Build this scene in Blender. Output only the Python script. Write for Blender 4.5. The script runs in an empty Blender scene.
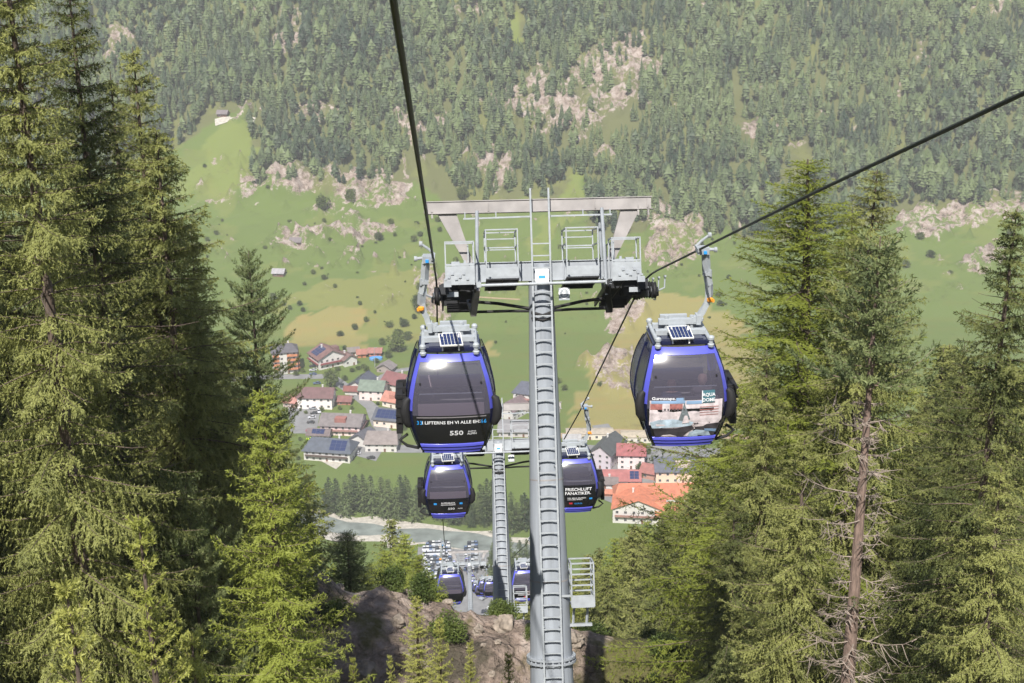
import bpy, math, random
import numpy as np
from mathutils import Vector, Matrix
random.seed(7)
R_ = math.radians
SC = bpy.context.scene
COL = SC.collection

# ------------------------------------------------------------------ camera
F = 1407.0
YAW, PITCH, ROLL = R_(2.7), R_(19.0), R_(.8)
fw = np.array([math.sin(YAW)*math.cos(PITCH), math.cos(YAW)*math.cos(PITCH), -math.sin(PITCH)])
r0 = np.array([math.cos(YAW), -math.sin(YAW), 0.0])
u0 = np.cross(r0, fw)
rt = r0*math.cos(ROLL) - u0*math.sin(ROLL)
up = u0*math.cos(ROLL) + r0*math.sin(ROLL)
cam = bpy.data.cameras.new('camera')
cam.sensor_width = 36.0
cam.lens = F/1024*36.0
cam.clip_start = 0.1
cam.clip_end = 6000
co = bpy.data.objects.new('camera', cam)
COL.objects.link(co)
co.matrix_world = Matrix(((rt[0], up[0], -fw[0], 0), (rt[1], up[1], -fw[1], 0), (rt[2], up[2], -fw[2], 0), (0, 0, 0, 1)))
SC.camera = co
SC.render.resolution_x, SC.render.resolution_y = 1024, 683

def ray(px, py):
    d = fw + rt*((px-512)/F) - up*((py-341.5)/F)
    return d/np.linalg.norm(d)
def at(px, py, Y):
    """the point of the sight line through this place that lies Y metres down the line"""
    d = ray(px, py)
    return d*(Y/d[1])
def project(P):
    P = np.asarray(P, float)
    z = P@fw
    return 512+F*(P@rt)/z, 341.5-F*(P@up)/z, z

# ------------------------------------------------------------------ noise and terrain
_rs = np.random.RandomState(3)
_T = _rs.rand(256, 256)
def vnoise(x, y):
    xi, yi = np.floor(x).astype(int), np.floor(y).astype(int)
    fx, fy = x-xi, y-yi
    fx, fy = fx*fx*(3-2*fx), fy*fy*(3-2*fy)
    a = _T[xi & 255, yi & 255]; b = _T[(xi+1) & 255, yi & 255]
    c = _T[xi & 255, (yi+1) & 255]; d = _T[(xi+1) & 255, (yi+1) & 255]
    return (a*(1-fx)+b*fx)*(1-fy)+(c*(1-fx)+d*fx)*fy
def fbm(x, y, n=4):
    s = 0; a = 1.0; t = 0
    for i in range(n):
        s = s+a*(vnoise(x+i*17.3, y+i*9.1)-.5); t += a*.5
        a *= .5; x = x*2.03; y = y*2.03
    return s/t
PY = [-900, -400, -20, 0, 36, 60, 66, 90, 200, 441, 470, 600, 820, 900, 976, 1160, 1500, 2100, 3000]
PZ = [420, 150, -10, -17, -30.5, -37, -40, -58, -130, -284, -287, -287, -277, -257, -232, -112, 110, 480, 800]
def ground(x, y):
    x = np.asarray(x, float); y = np.asarray(y, float)
    z = np.interp(y, PY, PZ)
    near = np.clip((75-y)/20, 0, 1)*np.clip((y+60)/40, 0, 1)
    # rocky ridge below the second tower
    rg = np.clip(1-np.abs(y-50-.12*x)/9.5, 0, 1)
    rg = rg*rg*(3-2*rg)
    ridge = np.interp(x, [-30, -12, -7, -5.3, -4.3, -2, 0, 1.5, 3, 5, 8, 14, 30], [5.5, 6.5, 7.4, 7.2, 5.9, 5.5, 5.2, 4.9, 3.9, 3.0, 2.3, 2.4, 2.0])
    q_ = fbm(x/4.2, y/4.2, 5); z = z+near*(rg*(ridge+.35)+(1.5*np.round(q_*5)/5*.5+.9*q_)*(rg*.95+.2))
    z = z+np.clip(-x-12, 0, 200)*.25*np.clip((90-y)/90, 0, 1)
    mid = np.clip((y-90)/80, 0, 1)*np.clip((440-y)/60, 0, 1)
    z = z+mid*10*fbm(x/60., y/60., 3)
    far = np.clip((y-850)/120, 0, 1)
    z = z+far*(14*fbm(x/130., y/130., 5)+5*fbm(x/25., y/25., 3)*np.clip((y-930)/60, 0, 1))
    return z
def ground_at(px, py, y0=470):
    d = ray(px, py)
    ys = np.concatenate([np.arange(y0, 2000, 1.5)])
    P = d[None, :]*(ys/d[1])[:, None]
    g = ground(P[:, 0], P[:, 1])
    k = np.argmax(P[:, 2] < g)
    if not (P[:, 2] < g).any(): k = len(ys)-1
    return Vector((P[k, 0], P[k, 1], g[k]))
def inpoly(x, y, poly):
    r = np.zeros(np.shape(x), bool)
    n = len(poly)
    for i in range(n):
        x1, y1 = poly[i][:2]; x2, y2 = poly[(i+1) % n][:2]
        if y1 == y2: continue
        c = ((y1 > y) != (y2 > y)) & (x < (x2-x1)*(y-y1)/(y2-y1)+x1)
        r ^= c
    return r
def gpoly(pts, y0=470):
    return [tuple(ground_at(a, b, y0)) for a, b in pts]

# ------------------------------------------------------------------ materials
def mat(name, col, rough=.6, metal=0., spec=.5, noise=None, bump=0., coat=0.):
    m = bpy.data.materials.new(name); m.use_nodes = True
    nt = m.node_tree; b = nt.nodes['Principled BSDF']
    b.inputs['Base Color'].default_value = (*col, 1)
    b.inputs['Roughness'].default_value = rough
    b.inputs['Metallic'].default_value = metal
    b.inputs['Specular IOR Level'].default_value = spec
    b.inputs['Coat Weight'].default_value = coat
    if noise:
        sc, amt = noise
        tc = nt.nodes.new('ShaderNodeTexCoord')
        n = nt.nodes.new('ShaderNodeTexNoise'); n.inputs['Scale'].default_value = sc; n.inputs['Detail'].default_value = 5
        nt.links.new(tc.outputs['Object'], n.inputs['Vector'])
        mx = nt.nodes.new('ShaderNodeMix'); mx.data_type = 'RGBA'
        mr = nt.nodes.new('ShaderNodeMapRange'); mr.inputs['From Min'].default_value = .3; mr.inputs['From Max'].default_value = .7
        nt.links.new(n.outputs['Fac'], mr.inputs['Value']); nt.links.new(mr.outputs[0], mx.inputs['Factor'])
        mx.inputs['A'].default_value = (*[c*(1-amt) for c in col], 1)
        mx.inputs['B'].default_value = (*[min(1, c*(1+amt)) for c in col], 1)
        nt.links.new(mx.outputs['Result'], b.inputs['Base Color'])
        if bump:
            bp = nt.nodes.new('ShaderNodeBump'); bp.inputs['Strength'].default_value = bump
            nt.links.new(n.outputs['Fac'], bp.inputs['Height']); nt.links.new(bp.outputs[0], b.inputs['Normal'])
    return m
def foliage(name, dark, bright, tips=None, trans=.25, scale=1.2, attr=False):
    m = bpy.data.materials.new(name); m.use_nodes = True
    nt = m.node_tree; b = nt.nodes['Principled BSDF']; out = nt.nodes['Material Output']
    N = nt.nodes.new; L = nt.links.new
    tc = N('ShaderNodeTexCoord')
    n = N('ShaderNodeTexNoise'); n.inputs['Scale'].default_value = scale; n.inputs['Detail'].default_value = 4
    L(tc.outputs['Object'], n.inputs['Vector'])
    if attr:
        a = N('ShaderNodeAttribute'); a.attribute_name = 'tint'; rnd = a.outputs['Fac']
    else:
        a = N('ShaderNodeObjectInfo'); rnd = a.outputs['Random']
    ad = N('ShaderNodeMath'); ad.operation = 'MULTIPLY_ADD'; ad.inputs[1].default_value = .55
    L(rnd, ad.inputs[0])
    sb = N('ShaderNodeMath'); sb.operation = 'MULTIPLY_ADD'; sb.inputs[1].default_value = 1.5; sb.inputs[2].default_value = -.5
    L(n.outputs['Fac'], sb.inputs[0]); L(sb.outputs[0], ad.inputs[2])
    cr = N('ShaderNodeValToRGB'); cr.color_ramp.elements[0].color = (*dark, 1); cr.color_ramp.elements[1].color = (*bright, 1)
    cr.color_ramp.elements[0].position = .12; cr.color_ramp.elements[1].position = .68
    L(ad.outputs[0], cr.inputs[0]); L(cr.outputs[0], b.inputs['Base Color'])
    b.inputs['Roughness'].default_value = .55; b.inputs['Specular IOR Level'].default_value = .3
    t = N('ShaderNodeBsdfTranslucent'); L(cr.outputs[0], t.inputs['Color'])
    mx = N('ShaderNodeMixShader'); mx.inputs[0].default_value = trans
    L(b.outputs[0], mx.inputs[1]); L(t.outputs[0], mx.inputs[2]); L(mx.outputs[0], out.inputs['Surface'])
    return m
def glass(name, tint, transp, rough=.04):
    m = bpy.data.materials.new(name); m.use_nodes = True
    nt = m.node_tree; b = nt.nodes['Principled BSDF']; out = nt.nodes['Material Output']
    b.inputs['Base Color'].default_value = (*tint, 1); b.inputs['Roughness'].default_value = rough
    b.inputs['Specular IOR Level'].default_value = .8
    t = nt.nodes.new('ShaderNodeBsdfTransparent'); t.inputs['Color'].default_value = (.62, .62, .70, 1)
    mx = nt.nodes.new('ShaderNodeMixShader'); mx.inputs[0].default_value = transp
    nt.links.new(b.outputs[0], mx.inputs[1]); nt.links.new(t.outputs[0], mx.inputs[2]); nt.links.new(mx.outputs[0], out.inputs['Surface'])
    return m
def objcol(name, rough=.25, coat=.6):
    m = bpy.data.materials.new(name); m.use_nodes = True
    nt = m.node_tree; b = nt.nodes['Principled BSDF']
    oi = nt.nodes.new('ShaderNodeObjectInfo'); nt.links.new(oi.outputs['Color'], b.inputs['Base Color'])
    b.inputs['Roughness'].default_value = rough; b.inputs['Coat Weight'].default_value = coat
    return m
M = {}
M['galv'] = mat('galvanised_steel', (.29, .315, .35), .5, .0, noise=(3.0, .16), bump=.03)
M['galv_light'] = mat('bright_galvanised_steel', (.31, .335, .365), .5, .0, noise=(6.0, .12))
M['beam'] = mat('weathered_beam_steel', (.29, .272, .27), .6, .0, noise=(2.5, .18))
M['column'] = mat('column_steel', (.27, .295, .335), .42, .0, noise=(1.6, .2), bump=.04)
M['rubber'] = mat('black_rubber', (.014, .014, .016), .7)
M['blacksteel'] = mat('dark_and_shaded_steel', (.02, .022, .028), .55, .2)  # dark roller beams; on the walkway gratings the black stands in for shade
M['rope'] = mat('steel_rope', (.025, .03, .035), .5, .4)
M['blue'] = mat('blue_lacquer', (.10, .11, .60), .28, .1, coat=.8)
M['navy'] = mat('navy_lacquer', (.012, .016, .055), .22, .1, coat=.7)
M['blackpanel'] = mat('black_panel', (.012, .013, .017), .22, coat=.5)
M['tint'] = glass('tinted_glass_with_reflection', (.13, .125, .175), .52, .16)  # dark tinted panes; pale lavender base colour stands in for their reflections
M['lightalu'] = mat('grey_alu', (.36, .39, .42), .45, .0, noise=(8, .1))
M['solar'] = mat('solar_cells', (.02, .035, .11), .2, .1, coat=.6)
M['solarframe'] = mat('solar_frame', (.70, .70, .66), .5)
M['orange'] = mat('orange_plastic', (.85, .32, .03), .5)
M['white'] = mat('white_paint', (.80, .80, .80), .5)
M['whiteprint'] = mat('white_print', (.75, .76, .80), .5)
M['blueprint'] = mat('light_blue_print', (.03, .30, .75), .5)
M['redprint'] = mat('red_print', (.6, .04, .06), .5)
M['seat'] = mat('grey_seat', (.17, .16, .17), .7)
M['seatpink'] = mat('pale_backrest', (.42, .33, .33), .6)
M['skin'] = mat('skin', (.50, .29, .22), .55)
M['hair'] = mat('brown_hair', (.10, .04, .025), .7)
M['cloth1'] = mat('dark_jacket', (.06, .08, .13), .8)
M['cloth2'] = mat('grey_jacket', (.14, .12, .13), .8)
M['bark'] = mat('bark', (.11, .082, .066), .9, noise=(9, .45), bump=.6)
M['redbark'] = mat('reddish_bark', (.21, .15, .125), .9, noise=(9, .4), bump=.6)
def _streak(m, sc):
    nt = m.node_tree
    for l in [l for l in nt.links if l.to_node.type == 'TEX_NOISE' and l.from_node.type == 'TEX_COORD']:
        mp = nt.nodes.new('ShaderNodeMapping'); mp.inputs['Scale'].default_value = sc
        f, t = l.from_socket, l.to_socket; nt.links.remove(l); nt.links.new(f, mp.inputs['Vector']); nt.links.new(mp.outputs[0], t)
_streak(M['column'], (3.5, 3.5, .22)); _streak(M['bark'], (2.2, 2.2, .5)); _streak(M['redbark'], (2.2, 2.2, .5))
M['deadwood'] = mat('dead_wood', (.25, .205, .175), .9, noise=(9, .35), bump=.5)
M['spruce'] = foliage('spruce_needles', (.070, .090, .028), (.295, .31, .10), trans=.3)
M['larch'] = foliage('larch_needles', (.19, .225, .035), (.34, .385, .08), trans=.45)
M['pine'] = foliage('pine_needles', (.080, .11, .045), (.25, .29, .12), trans=.25)
M['young'] = foliage('young_needles', (.25, .28, .05), (.42, .43, .12), trans=.35)
M['forest'] = foliage('forest_needles', (.026, .052, .026), (.135, .178, .068), trans=.1, scale=.02, attr=True)
M['forest_single'] = foliage('forest_needles_single', (.026, .052, .026), (.135, .178, .068), trans=.1, scale=.3)
M['broad'] = foliage('broad_leaves', (.045, .075, .02), (.13, .17, .04), trans=.2)

# ------------------------------------------------------------------ object helpers
def tag(o, label=None, cat=None, group=None, kind=None):
    if label: o['label'] = label
    if cat: o['category'] = cat
    if group: o['group'] = group
    if kind: o['kind'] = kind
    return o
def empty(name, loc=(0, 0, 0), rot=(0, 0, 0)):
    o = bpy.data.objects.new(name, None); COL.objects.link(o)
    o.location = loc; o.rotation_euler = rot; o.empty_display_size = .3
    return o
def link(name, me, parent=None):
    o = bpy.data.objects.new(name, me); COL.objects.link(o)
    if parent: o.parent = parent
    return o
def copy_tree(o, parent=None):
    c = o.copy(); COL.objects.link(c); c.parent = parent
    for ch in list(o.children): copy_tree(ch, c)
    return c
def np_mesh(name, V, Fc, mats, smooth=False, midx=None):
    me = bpy.data.meshes.new(name)
    V = np.asarray(V, np.float32); Fc = np.asarray(Fc, np.int32)
    k = Fc.shape[1]
    me.vertices.add(len(V)); me.vertices.foreach_set('co', V.ravel())
    me.loops.add(Fc.size); me.loops.foreach_set('vertex_index', Fc.ravel())
    me.polygons.add(len(Fc))
    me.polygons.foreach_set('loop_start', np.arange(0, Fc.size, k, dtype=np.int32))
    me.polygons.foreach_set('loop_total', np.full(len(Fc), k, np.int32))
    if smooth: me.polygons.foreach_set('use_smooth', np.ones(len(Fc), bool))
    if midx is not None: me.polygons.foreach_set('material_index', np.asarray(midx, np.int32))
    for m in mats: me.materials.append(m)
    me.update(calc_edges=True)
    return me
class MB:
    def __init__(s): s.v = []; s.f = []; s.m = []; s.k = 0
    def mi(s, k): s.k = k; return s
    def add(s, vs, fs):
        n = len(s.v); s.v += [tuple(v) for v in vs]; s.f += [tuple(i+n for i in f) for f in fs]; s.m += [s.k]*len(fs)
        return s
    def box(s, c, d, rot=None):
        hx, hy, hz = d[0]/2, d[1]/2, d[2]/2
        vs = [Vector((x, y, z)) for x in (-hx, hx) for y in (-hy, hy) for z in (-hz, hz)]
        if rot is not None:
            vs = [rot@v for v in vs]
        vs = [v+Vector(c) for v in vs]
        return s.add(vs, [(0, 1, 3, 2), (4, 6, 7, 5), (0, 4, 5, 1), (2, 3, 7, 6), (0, 2, 6, 4), (1, 5, 7, 3)])
    def tube(s, pts, r, n=8, cap=True):
        pts = [Vector(p) for p in pts]
        rs = r if isinstance(r, (list, tuple)) else [r]*len(pts)
        vs = []; a = None
        for i, p in enumerate(pts):
            t = (pts[min(i+1, len(pts)-1)]-pts[max(i-1, 0)]).normalized()
            if a is None:
                a = t.cross(Vector((0, 0, 1)))
                if a.length < .1: a = t.cross(Vector((1, 0, 0)))
            a = (a-t*a.dot(t)).normalized(); b = t.cross(a)
            for j in range(n):
                an = 2*math.pi*j/n
                vs.append(p+(a*math.cos(an)+b*math.sin(an))*rs[i])
        fs = []
        for i in range(len(pts)-1):
            for j in range(n):
                fs.append((i*n+j, i*n+(j+1) % n, (i+1)*n+(j+1) % n, (i+1)*n+j))
        if cap:
            fs.append(tuple(range(n-1, -1, -1))); fs.append(tuple((len(pts)-1)*n+j for j in range(n)))
        return s.add(vs, fs)
    def bar(s, p, q, w, h=None):
        """square bar"""
        h = h or w
        p, q = Vector(p), Vector(q); t = (q-p).normalized()
        a = t.cross(Vector((0, 0, 1)))
        if a.length < .05: a = Vector((1, 0, 0))
        a.normalize(); b = a.cross(t)
        vs = [e+a*sx*w/2+b*sy*h/2 for e in (p, q) for sx, sy in ((-1, -1), (1, -1), (1, 1), (-1, 1))]
        return s.add(vs, [(3, 2, 1, 0), (4, 5, 6, 7), (0, 1, 5, 4), (1, 2, 6, 5), (2, 3, 7, 6), (3, 0, 4, 7)])
    def lathe(s, c, prof, n=16, axis='z'):
        vs = []
        for r, h in prof:
            for j in range(n):
                a = 2*math.pi*j/n
                x, y = r*math.cos(a), r*math.sin(a)
                v = (x, y, h) if axis == 'z' else ((h, x, y) if axis == 'x' else (x, h, y))
                vs.append(Vector(v)+Vector(c))
        fs = [(i*n+j, i*n+(j+1) % n, (i+1)*n+(j+1) % n, (i+1)*n+j) for i in range(len(prof)-1) for j in range(n)]
        fs.append(tuple(range(n-1, -1, -1))); fs.append(tuple((len(prof)-1)*n+j for j in range(n)))
        return s.add(vs, fs)
    def mesh(s, name, mats, smooth=False):
        me = bpy.data.meshes.new(name); me.from_pydata(s.v, [], s.f)
        for m in (mats if isinstance(mats, (list, tuple)) else [mats]): me.materials.append(m)
        me.polygons.foreach_set('material_index', s.m)
        if smooth:
            me.polygons.foreach_set('use_smooth', [True]*len(s.f))
            try: me.set_sharp_from_angle(angle=R_(35))
            except Exception: pass
        me.update(); return me
    def build(s, name, mats, parent=None, smooth=False):
        return link(name, s.mesh(name, mats, smooth), parent)
def text_mesh(name, body, size, sx=1.0):
    cu = bpy.data.curves.new(name, 'FONT'); cu.body = body; cu.size = size; cu.align_x = 'CENTER'; cu.resolution_u = 2
    cu.offset = size*.018
    o = bpy.data.objects.new(name, cu); COL.objects.link(o)
    dg = bpy.context.evaluated_depsgraph_get()
    me = bpy.data.meshes.new_from_object(o.evaluated_get(dg))
    bpy.data.objects.remove(o)
    V = [(v.co.x*sx, v.co.y) for v in me.vertices]
    Fs = [tuple(p.vertices) for p in me.polygons]
    return V, Fs
# ------------------------------------------------------------------ terrain sheet
rows = np.concatenate([np.arange(-900, -60, 30), np.arange(-60, 20, 2), np.arange(20, 80, .4), np.arange(80, 460, 4), np.arange(460, 840, 5), np.arange(840, 1420, 2.2), np.arange(1420, 3001, 30)])
NC = 420
uc = np.linspace(-1, 1, NC)
uc = np.sign(uc)*np.abs(uc)**1.25
Yg = np.repeat(rows[:, None], NC, 1)
half = 110+.62*np.maximum(rows, 0)+.6*np.maximum(-rows, 0)
Xg = uc[None, :]*half[:, None]
Zg = ground(Xg, Yg)
# regions of the far side, walked out on the ground
REG = []
def region(kind, pts): REG.append((kind, gpoly(pts)))
region('gold', [(575, 440), (578, 395), (600, 355), (625, 318), (648, 292), (690, 296), (730, 318), (760, 350), (760, 425), (700, 436)])
region('gold', [(268, 346), (285, 318), (330, 304), (366, 303), (367, 345), (330, 350)])
region('gold', [(478, 362), (478, 345), (492, 338), (503, 345), (498, 360)])
region('dry', [(270, 312), (300, 290), (370, 275), (430, 270), (445, 300), (430, 345), (368, 345), (366, 303), (300, 306)])
region('forestfloor', [(-200, 160), (120, 170), (175, 150), (200, 132), (210, 118), (248, 112), (252, 180), (330, 195), (420, 182), (448, 200), (500, 205), (548, 200), (585, 180), (590, 235), (660, 232), (740, 238), (800, 240), (900, 212), (1020, 205), (1200, 210), (1250, -160), (-250, -160)])
for pts in ([(192, 210), (196, 198), (228, 194), (246, 180), (300, 172), (345, 172), (420, 185), (425, 205), (360, 212), (300, 214), (330, 198), (260, 200)],
            [(262, 250), (280, 238), (320, 232), (340, 226), (395, 222), (400, 234), (350, 242), (300, 248)],
            [(430, 250), (445, 285), (452, 330), (436, 332), (420, 290)],
            [(400, 145), (398, 118), (440, 108), (445, 130), (420, 150)], [(505, 125), (512, 80), (545, 65), (560, 90), (570, 130), (540, 140)],
            [(560, 95), (590, 55), (640, 30), (660, 70), (640, 110), (600, 130), (565, 150)], [(270, 60), (275, 15), (300, 5), (305, 45), (290, 62)],
            [(300, 130), (290, 108), (340, 105), (345, 130)], [(640, 262), (642, 222), (662, 212), (690, 218), (700, 250), (680, 268)],
            [(895, 236), (905, 210), (960, 204), (1040, 198), (1040, 222), (960, 232), (920, 245)], [(950, 270), (960, 256), (1010, 248), (1015, 262), (980, 275)],
            [(600, 395), (590, 372), (610, 352), (640, 352), (640, 395)], [(915, 75), (910, 55), (930, 50), (935, 72)], [(975, 18), (980, -10), (1030, -10), (1030, 14)],
            [(675, 12), (680, -20), (705, -20), (705, 16)], [(340, 262), (345, 256), (362, 258), (360, 266)], [(315, 245), (320, 232), (345, 228), (342, 240)],
            [(600, 330), (605, 315), (640, 300), (642, 318), (620, 332)], [(225, 130), (228, 118), (250, 114), (250, 124)], [(475, 185), (470, 160), (500, 150), (520, 175), (500, 195)],
            [(740, 150), (735, 130), (750, 120), (760, 140)], [(460, 20), (455, 0), (475, -5), (480, 15)], [(590, 175), (588, 150), (605, 145), (612, 170)], [(100, 60), (110, 30), (130, 25), (130, 60)]):
    region('rock', pts)
region('bright', [(546, 232), (552, 196), (568, 178), (580, 176), (578, 200), (560, 232), (540, 262), (520, 262)])
region('bright', [(508, 45), (512, 20), (522, 10), (526, 30), (518, 55)])
region('bright', [(205, 160), (210, 128), (245, 126), (250, 150), (248, 196), (200, 198), (180, 200), (170, 185)])
COLS = {'meadow': (.082, .122, .034), 'gold': (.172, .165, .064), 'dry': (.125, .145, .046), 'forestfloor': (.085, .098, .044), 'rock': (.33, .235, .19), 'bright': (.112, .148, .042), 'slope': (.075, .075, .035)}
x, y = Xg.ravel(), Yg.ravel()
jx = x+15*fbm(x/16, y/16, 4); jy = y+15*fbm(x/16+40, y/16, 4)
colr = np.tile(np.array(COLS['meadow']), (len(x), 1)); rock = np.zeros(len(x))
colr[y < 470] = COLS['slope']
for kd, pl in REG:
    m = inpoly(jx, jy, pl) & (y > 600)
    if kd == 'rock': rock[m] = 1
    else: colr[m] = COLS[kd]
colr[y > 1440] = COLS['forestfloor']
# dry and stony spots, thin bushes of scrub on the slopes
_m = fbm(x/22+11, y/16, 4)
sel = (y > 850) & (_m > .22); colr[sel] = colr[sel]*.6+np.array(COLS['dry'])*.4
sel = (y > 850) & (fbm(x/7, y/5+30, 3)+.35*_m > .52); rock[sel] = .8
sel = (y > 640) & (y < 860) & (fbm(x/18, y/5, 3) > .25) & (rock < .5); colr[sel] *= np.array([1.08, .98, 1.0])
# the near ground: rock of the ridge and litter under the trees
nr = (y < 75) & (y > 20)
zq = np.gradient(Zg, axis=0)/np.gradient(Yg, axis=0)
rk = np.clip(1-np.abs(y-50)/14, 0, 1)*np.clip((x+9)/3, 0, 1)*np.clip((7.5-x)/4, 0, 1)
rock[nr] = np.maximum(rock, 1.42*np.clip(rk*2.2, 0, 1)*(fbm(x/3+5, y/3, 3) > -.5))[nr]
Z = Zg.ravel().copy()
rf = (rock > .5) & (y > 600)
_q = fbm(x/16, y/11, 4)*9; Z[rf] += (np.abs(np.round(_q)*.75+_q*.25)*2.0)[rf]
idx = np.arange(len(x)).reshape(Xg.shape)
FQ = np.stack([idx[:-1, :-1], idx[:-1, 1:], idx[1:, 1:], idx[1:, :-1]], -1).reshape(-1, 4)
gm = np_mesh('ground', np.stack([x, y, Z], -1), FQ, [], smooth=True)
ca = gm.color_attributes.new('Col', 'FLOAT_COLOR', 'POINT')
ca.data.foreach_set('color', np.concatenate([colr, rock[:, None]], 1).astype(np.float32).ravel())
def ground_material():
    m = bpy.data.materials.new('ground_material'); m.use_nodes = True
    nt = m.node_tree; b = nt.nodes['Principled BSDF']; N = nt.nodes.new; L = nt.links.new
    at_ = N('ShaderNodeAttribute'); at_.attribute_name = 'Col'
    tc = N('ShaderNodeTexCoord')
    def noise(sc, det=6, vec=None):
        n = N('ShaderNodeTexNoise'); n.inputs['Scale'].default_value = sc; n.inputs['Detail'].default_value = det; n.inputs['Roughness'].default_value = .65
        L(tc.outputs['Object'], n.inputs['Vector']); return n.outputs['Fac']
    def math_(op, a, c=None, d=None):
        n = N('ShaderNodeMath'); n.operation = op
        for i, q in enumerate((a, c, d)):
            if q is None: continue
            if isinstance(q, (int, float)): n.inputs[i].default_value = q
            else: L(q, n.inputs[i])
        return n.outputs[0]
    n1 = noise(.02); n2 = noise(.25); n3 = noise(2.2)
    f = math_('MULTIPLY_ADD', math_('ADD', math_('ADD', n1, n2), n3), 1.15, -.72)
    mul = N('ShaderNodeMix'); mul.data_type = 'RGBA'; mul.blend_type = 'MULTIPLY'; mul.inputs['Factor'].default_value = 1
    L(at_.outputs['Color'], mul.inputs['A'])
    cr = N('ShaderNodeValToRGB'); cr.color_ramp.elements[0].color = (.62, .50, .42, 1); cr.color_ramp.elements[1].color = (1.45, 1.35, 1.2, 1)
    cr.color_ramp.elements[0].position = .36; cr.color_ramp.elements[1].position = .80
    L(f, cr.inputs[0]); L(cr.outputs[0], mul.inputs['B'])
    # rock: ledges and cracks
    vo = N('ShaderNodeTexVoronoi'); vo.inputs['Scale'].default_value = .9; vo.feature = 'DISTANCE_TO_EDGE'
    mp = N('ShaderNodeMapping'); mp.inputs['Scale'].default_value = (1, 1, 2.2); mp.inputs['Rotation'].default_value = (.3, .5, .2)
    nv = N('ShaderNodeTexNoise'); nv.inputs['Scale'].default_value = .8; L(tc.outputs['Object'], nv.inputs['Vector'])
    av = N('ShaderNodeVectorMath'); av.operation = 'ADD'; L(tc.outputs['Object'], av.inputs[0]); L(nv.outputs['Color'], av.inputs[1])
    L(av.outputs[0], mp.inputs['Vector']); L(mp.outputs[0], vo.inputs['Vector'])
    rr = N('ShaderNodeValToRGB'); e = rr.color_ramp.elements
    e[0].position = .40; e[0].color = (.095, .082, .062, 1); e[1].position = .64; e[1].color = (.52, .45, .41, 1)
    e2 = rr.color_ramp.elements.new(.5); e2.color = (.33, .255, .215, 1)
    rn = math_('ADD', math_('MULTIPLY', noise(.22, 9), .75), math_('MULTIPLY', noise(1.4, 8), .3))
    L(rn, rr.inputs[0])
    ck = math_('MINIMUM', math_('MULTIPLY', vo.outputs['Distance'], 9.0), 1.0)
    ckm = N('ShaderNodeMix'); ckm.data_type = 'RGBA'; ckm.blend_type = 'MIX'; ckm.inputs['A'].default_value = (.07, .055, .045, 1)
    L(math_('MULTIPLY_ADD', ck, .28, .72), ckm.inputs['Factor']); L(rr.outputs[0], ckm.inputs['B'])
    mx = N('ShaderNodeMix'); mx.data_type = 'RGBA'
    # broken edge between rock and grass
    ed = math_('ADD', at_.outputs['Alpha'], math_('ADD', math_('MULTIPLY_ADD', noise(.35, 8), 2.6, -1.55), math_('MULTIPLY_ADD', noise(.07, 6), 3.4, -1.85)))
    edc = N('ShaderNodeClamp'); L(math_('MULTIPLY_ADD', ed, 3.0, -1.0), edc.inputs[0])
    inr = math_('MULTIPLY', edc.outputs[0], math_('GREATER_THAN', at_.outputs['Alpha'], .02))
    L(inr, mx.inputs['Factor']); L(mul.outputs['Result'], mx.inputs['A']); L(ckm.outputs['Result'], mx.inputs['B'])
    L(mx.outputs['Result'], b.inputs['Base Color'])
    b.inputs['Roughness'].default_value = .9; b.inputs['Specular IOR Level'].default_value = .2
    bp = N('ShaderNodeBump'); bp.inputs['Strength'].default_value = .8; bp.inputs['Distance'].default_value = .35
    L(math_('ADD', math_('MULTIPLY', ck, .3), math_('ADD', noise(1.1, 8), math_('MULTIPLY', noise(6., 6), .3))), bp.inputs['Height'])
    b2 = N('ShaderNodeBump'); b2.inputs['Distance'].default_value = 3.0; L(math_('MULTIPLY', inr, .7), b2.inputs['Strength'])
    L(noise(.25, 8), b2.inputs['Height']); L(bp.outputs[0], b2.inputs['Normal']); L(b2.outputs[0], b.inputs['Normal'])
    return m
gm.materials.append(ground_material())
tag(link('ground', gm), kind='structure')

# ------------------------------------------------------------------ roads, river, car park
M['asphalt'] = mat('asphalt', (.20, .20, .205), .85, noise=(.3, .15))
M['water'] = mat('river_water', (.20, .225, .21), .2, spec=.6, noise=(.15, .3), bump=.4)
M['gravel'] = mat('gravel', (.42, .39, .34), .95, noise=(.6, .25))
M['dirt'] = mat('dirt', (.33, .24, .15), .95, noise=(.5, .2))
def sheet(name, pts, m, lift, y0=470, wig=0.):
    P = gpoly(pts, y0)
    out = []
    n = len(P)
    for i in range(n):
        a, b = Vector(P[i]), Vector(P[(i+1) % n])
        k = max(1, int((b-a).length/5))
        for j in range(k):
            q = a.lerp(b, j/k)
            if wig: q = q+Vector((wig*float(fbm(q.x/9, q.y/9, 2)), wig*float(fbm(q.x/9+9, q.y/9, 2)), 0))
            out.append((q.x, q.y, float(ground(q.x, q.y))+lift))
    me = bpy.data.meshes.new(name); me.from_pydata(out, [], [tuple(range(len(out)))]); me.materials.append(m)
    me.update()
    if me.polygons[0].normal.z < 0: me.flip_normals()
    return tag(link(name, me), kind='structure')
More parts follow.
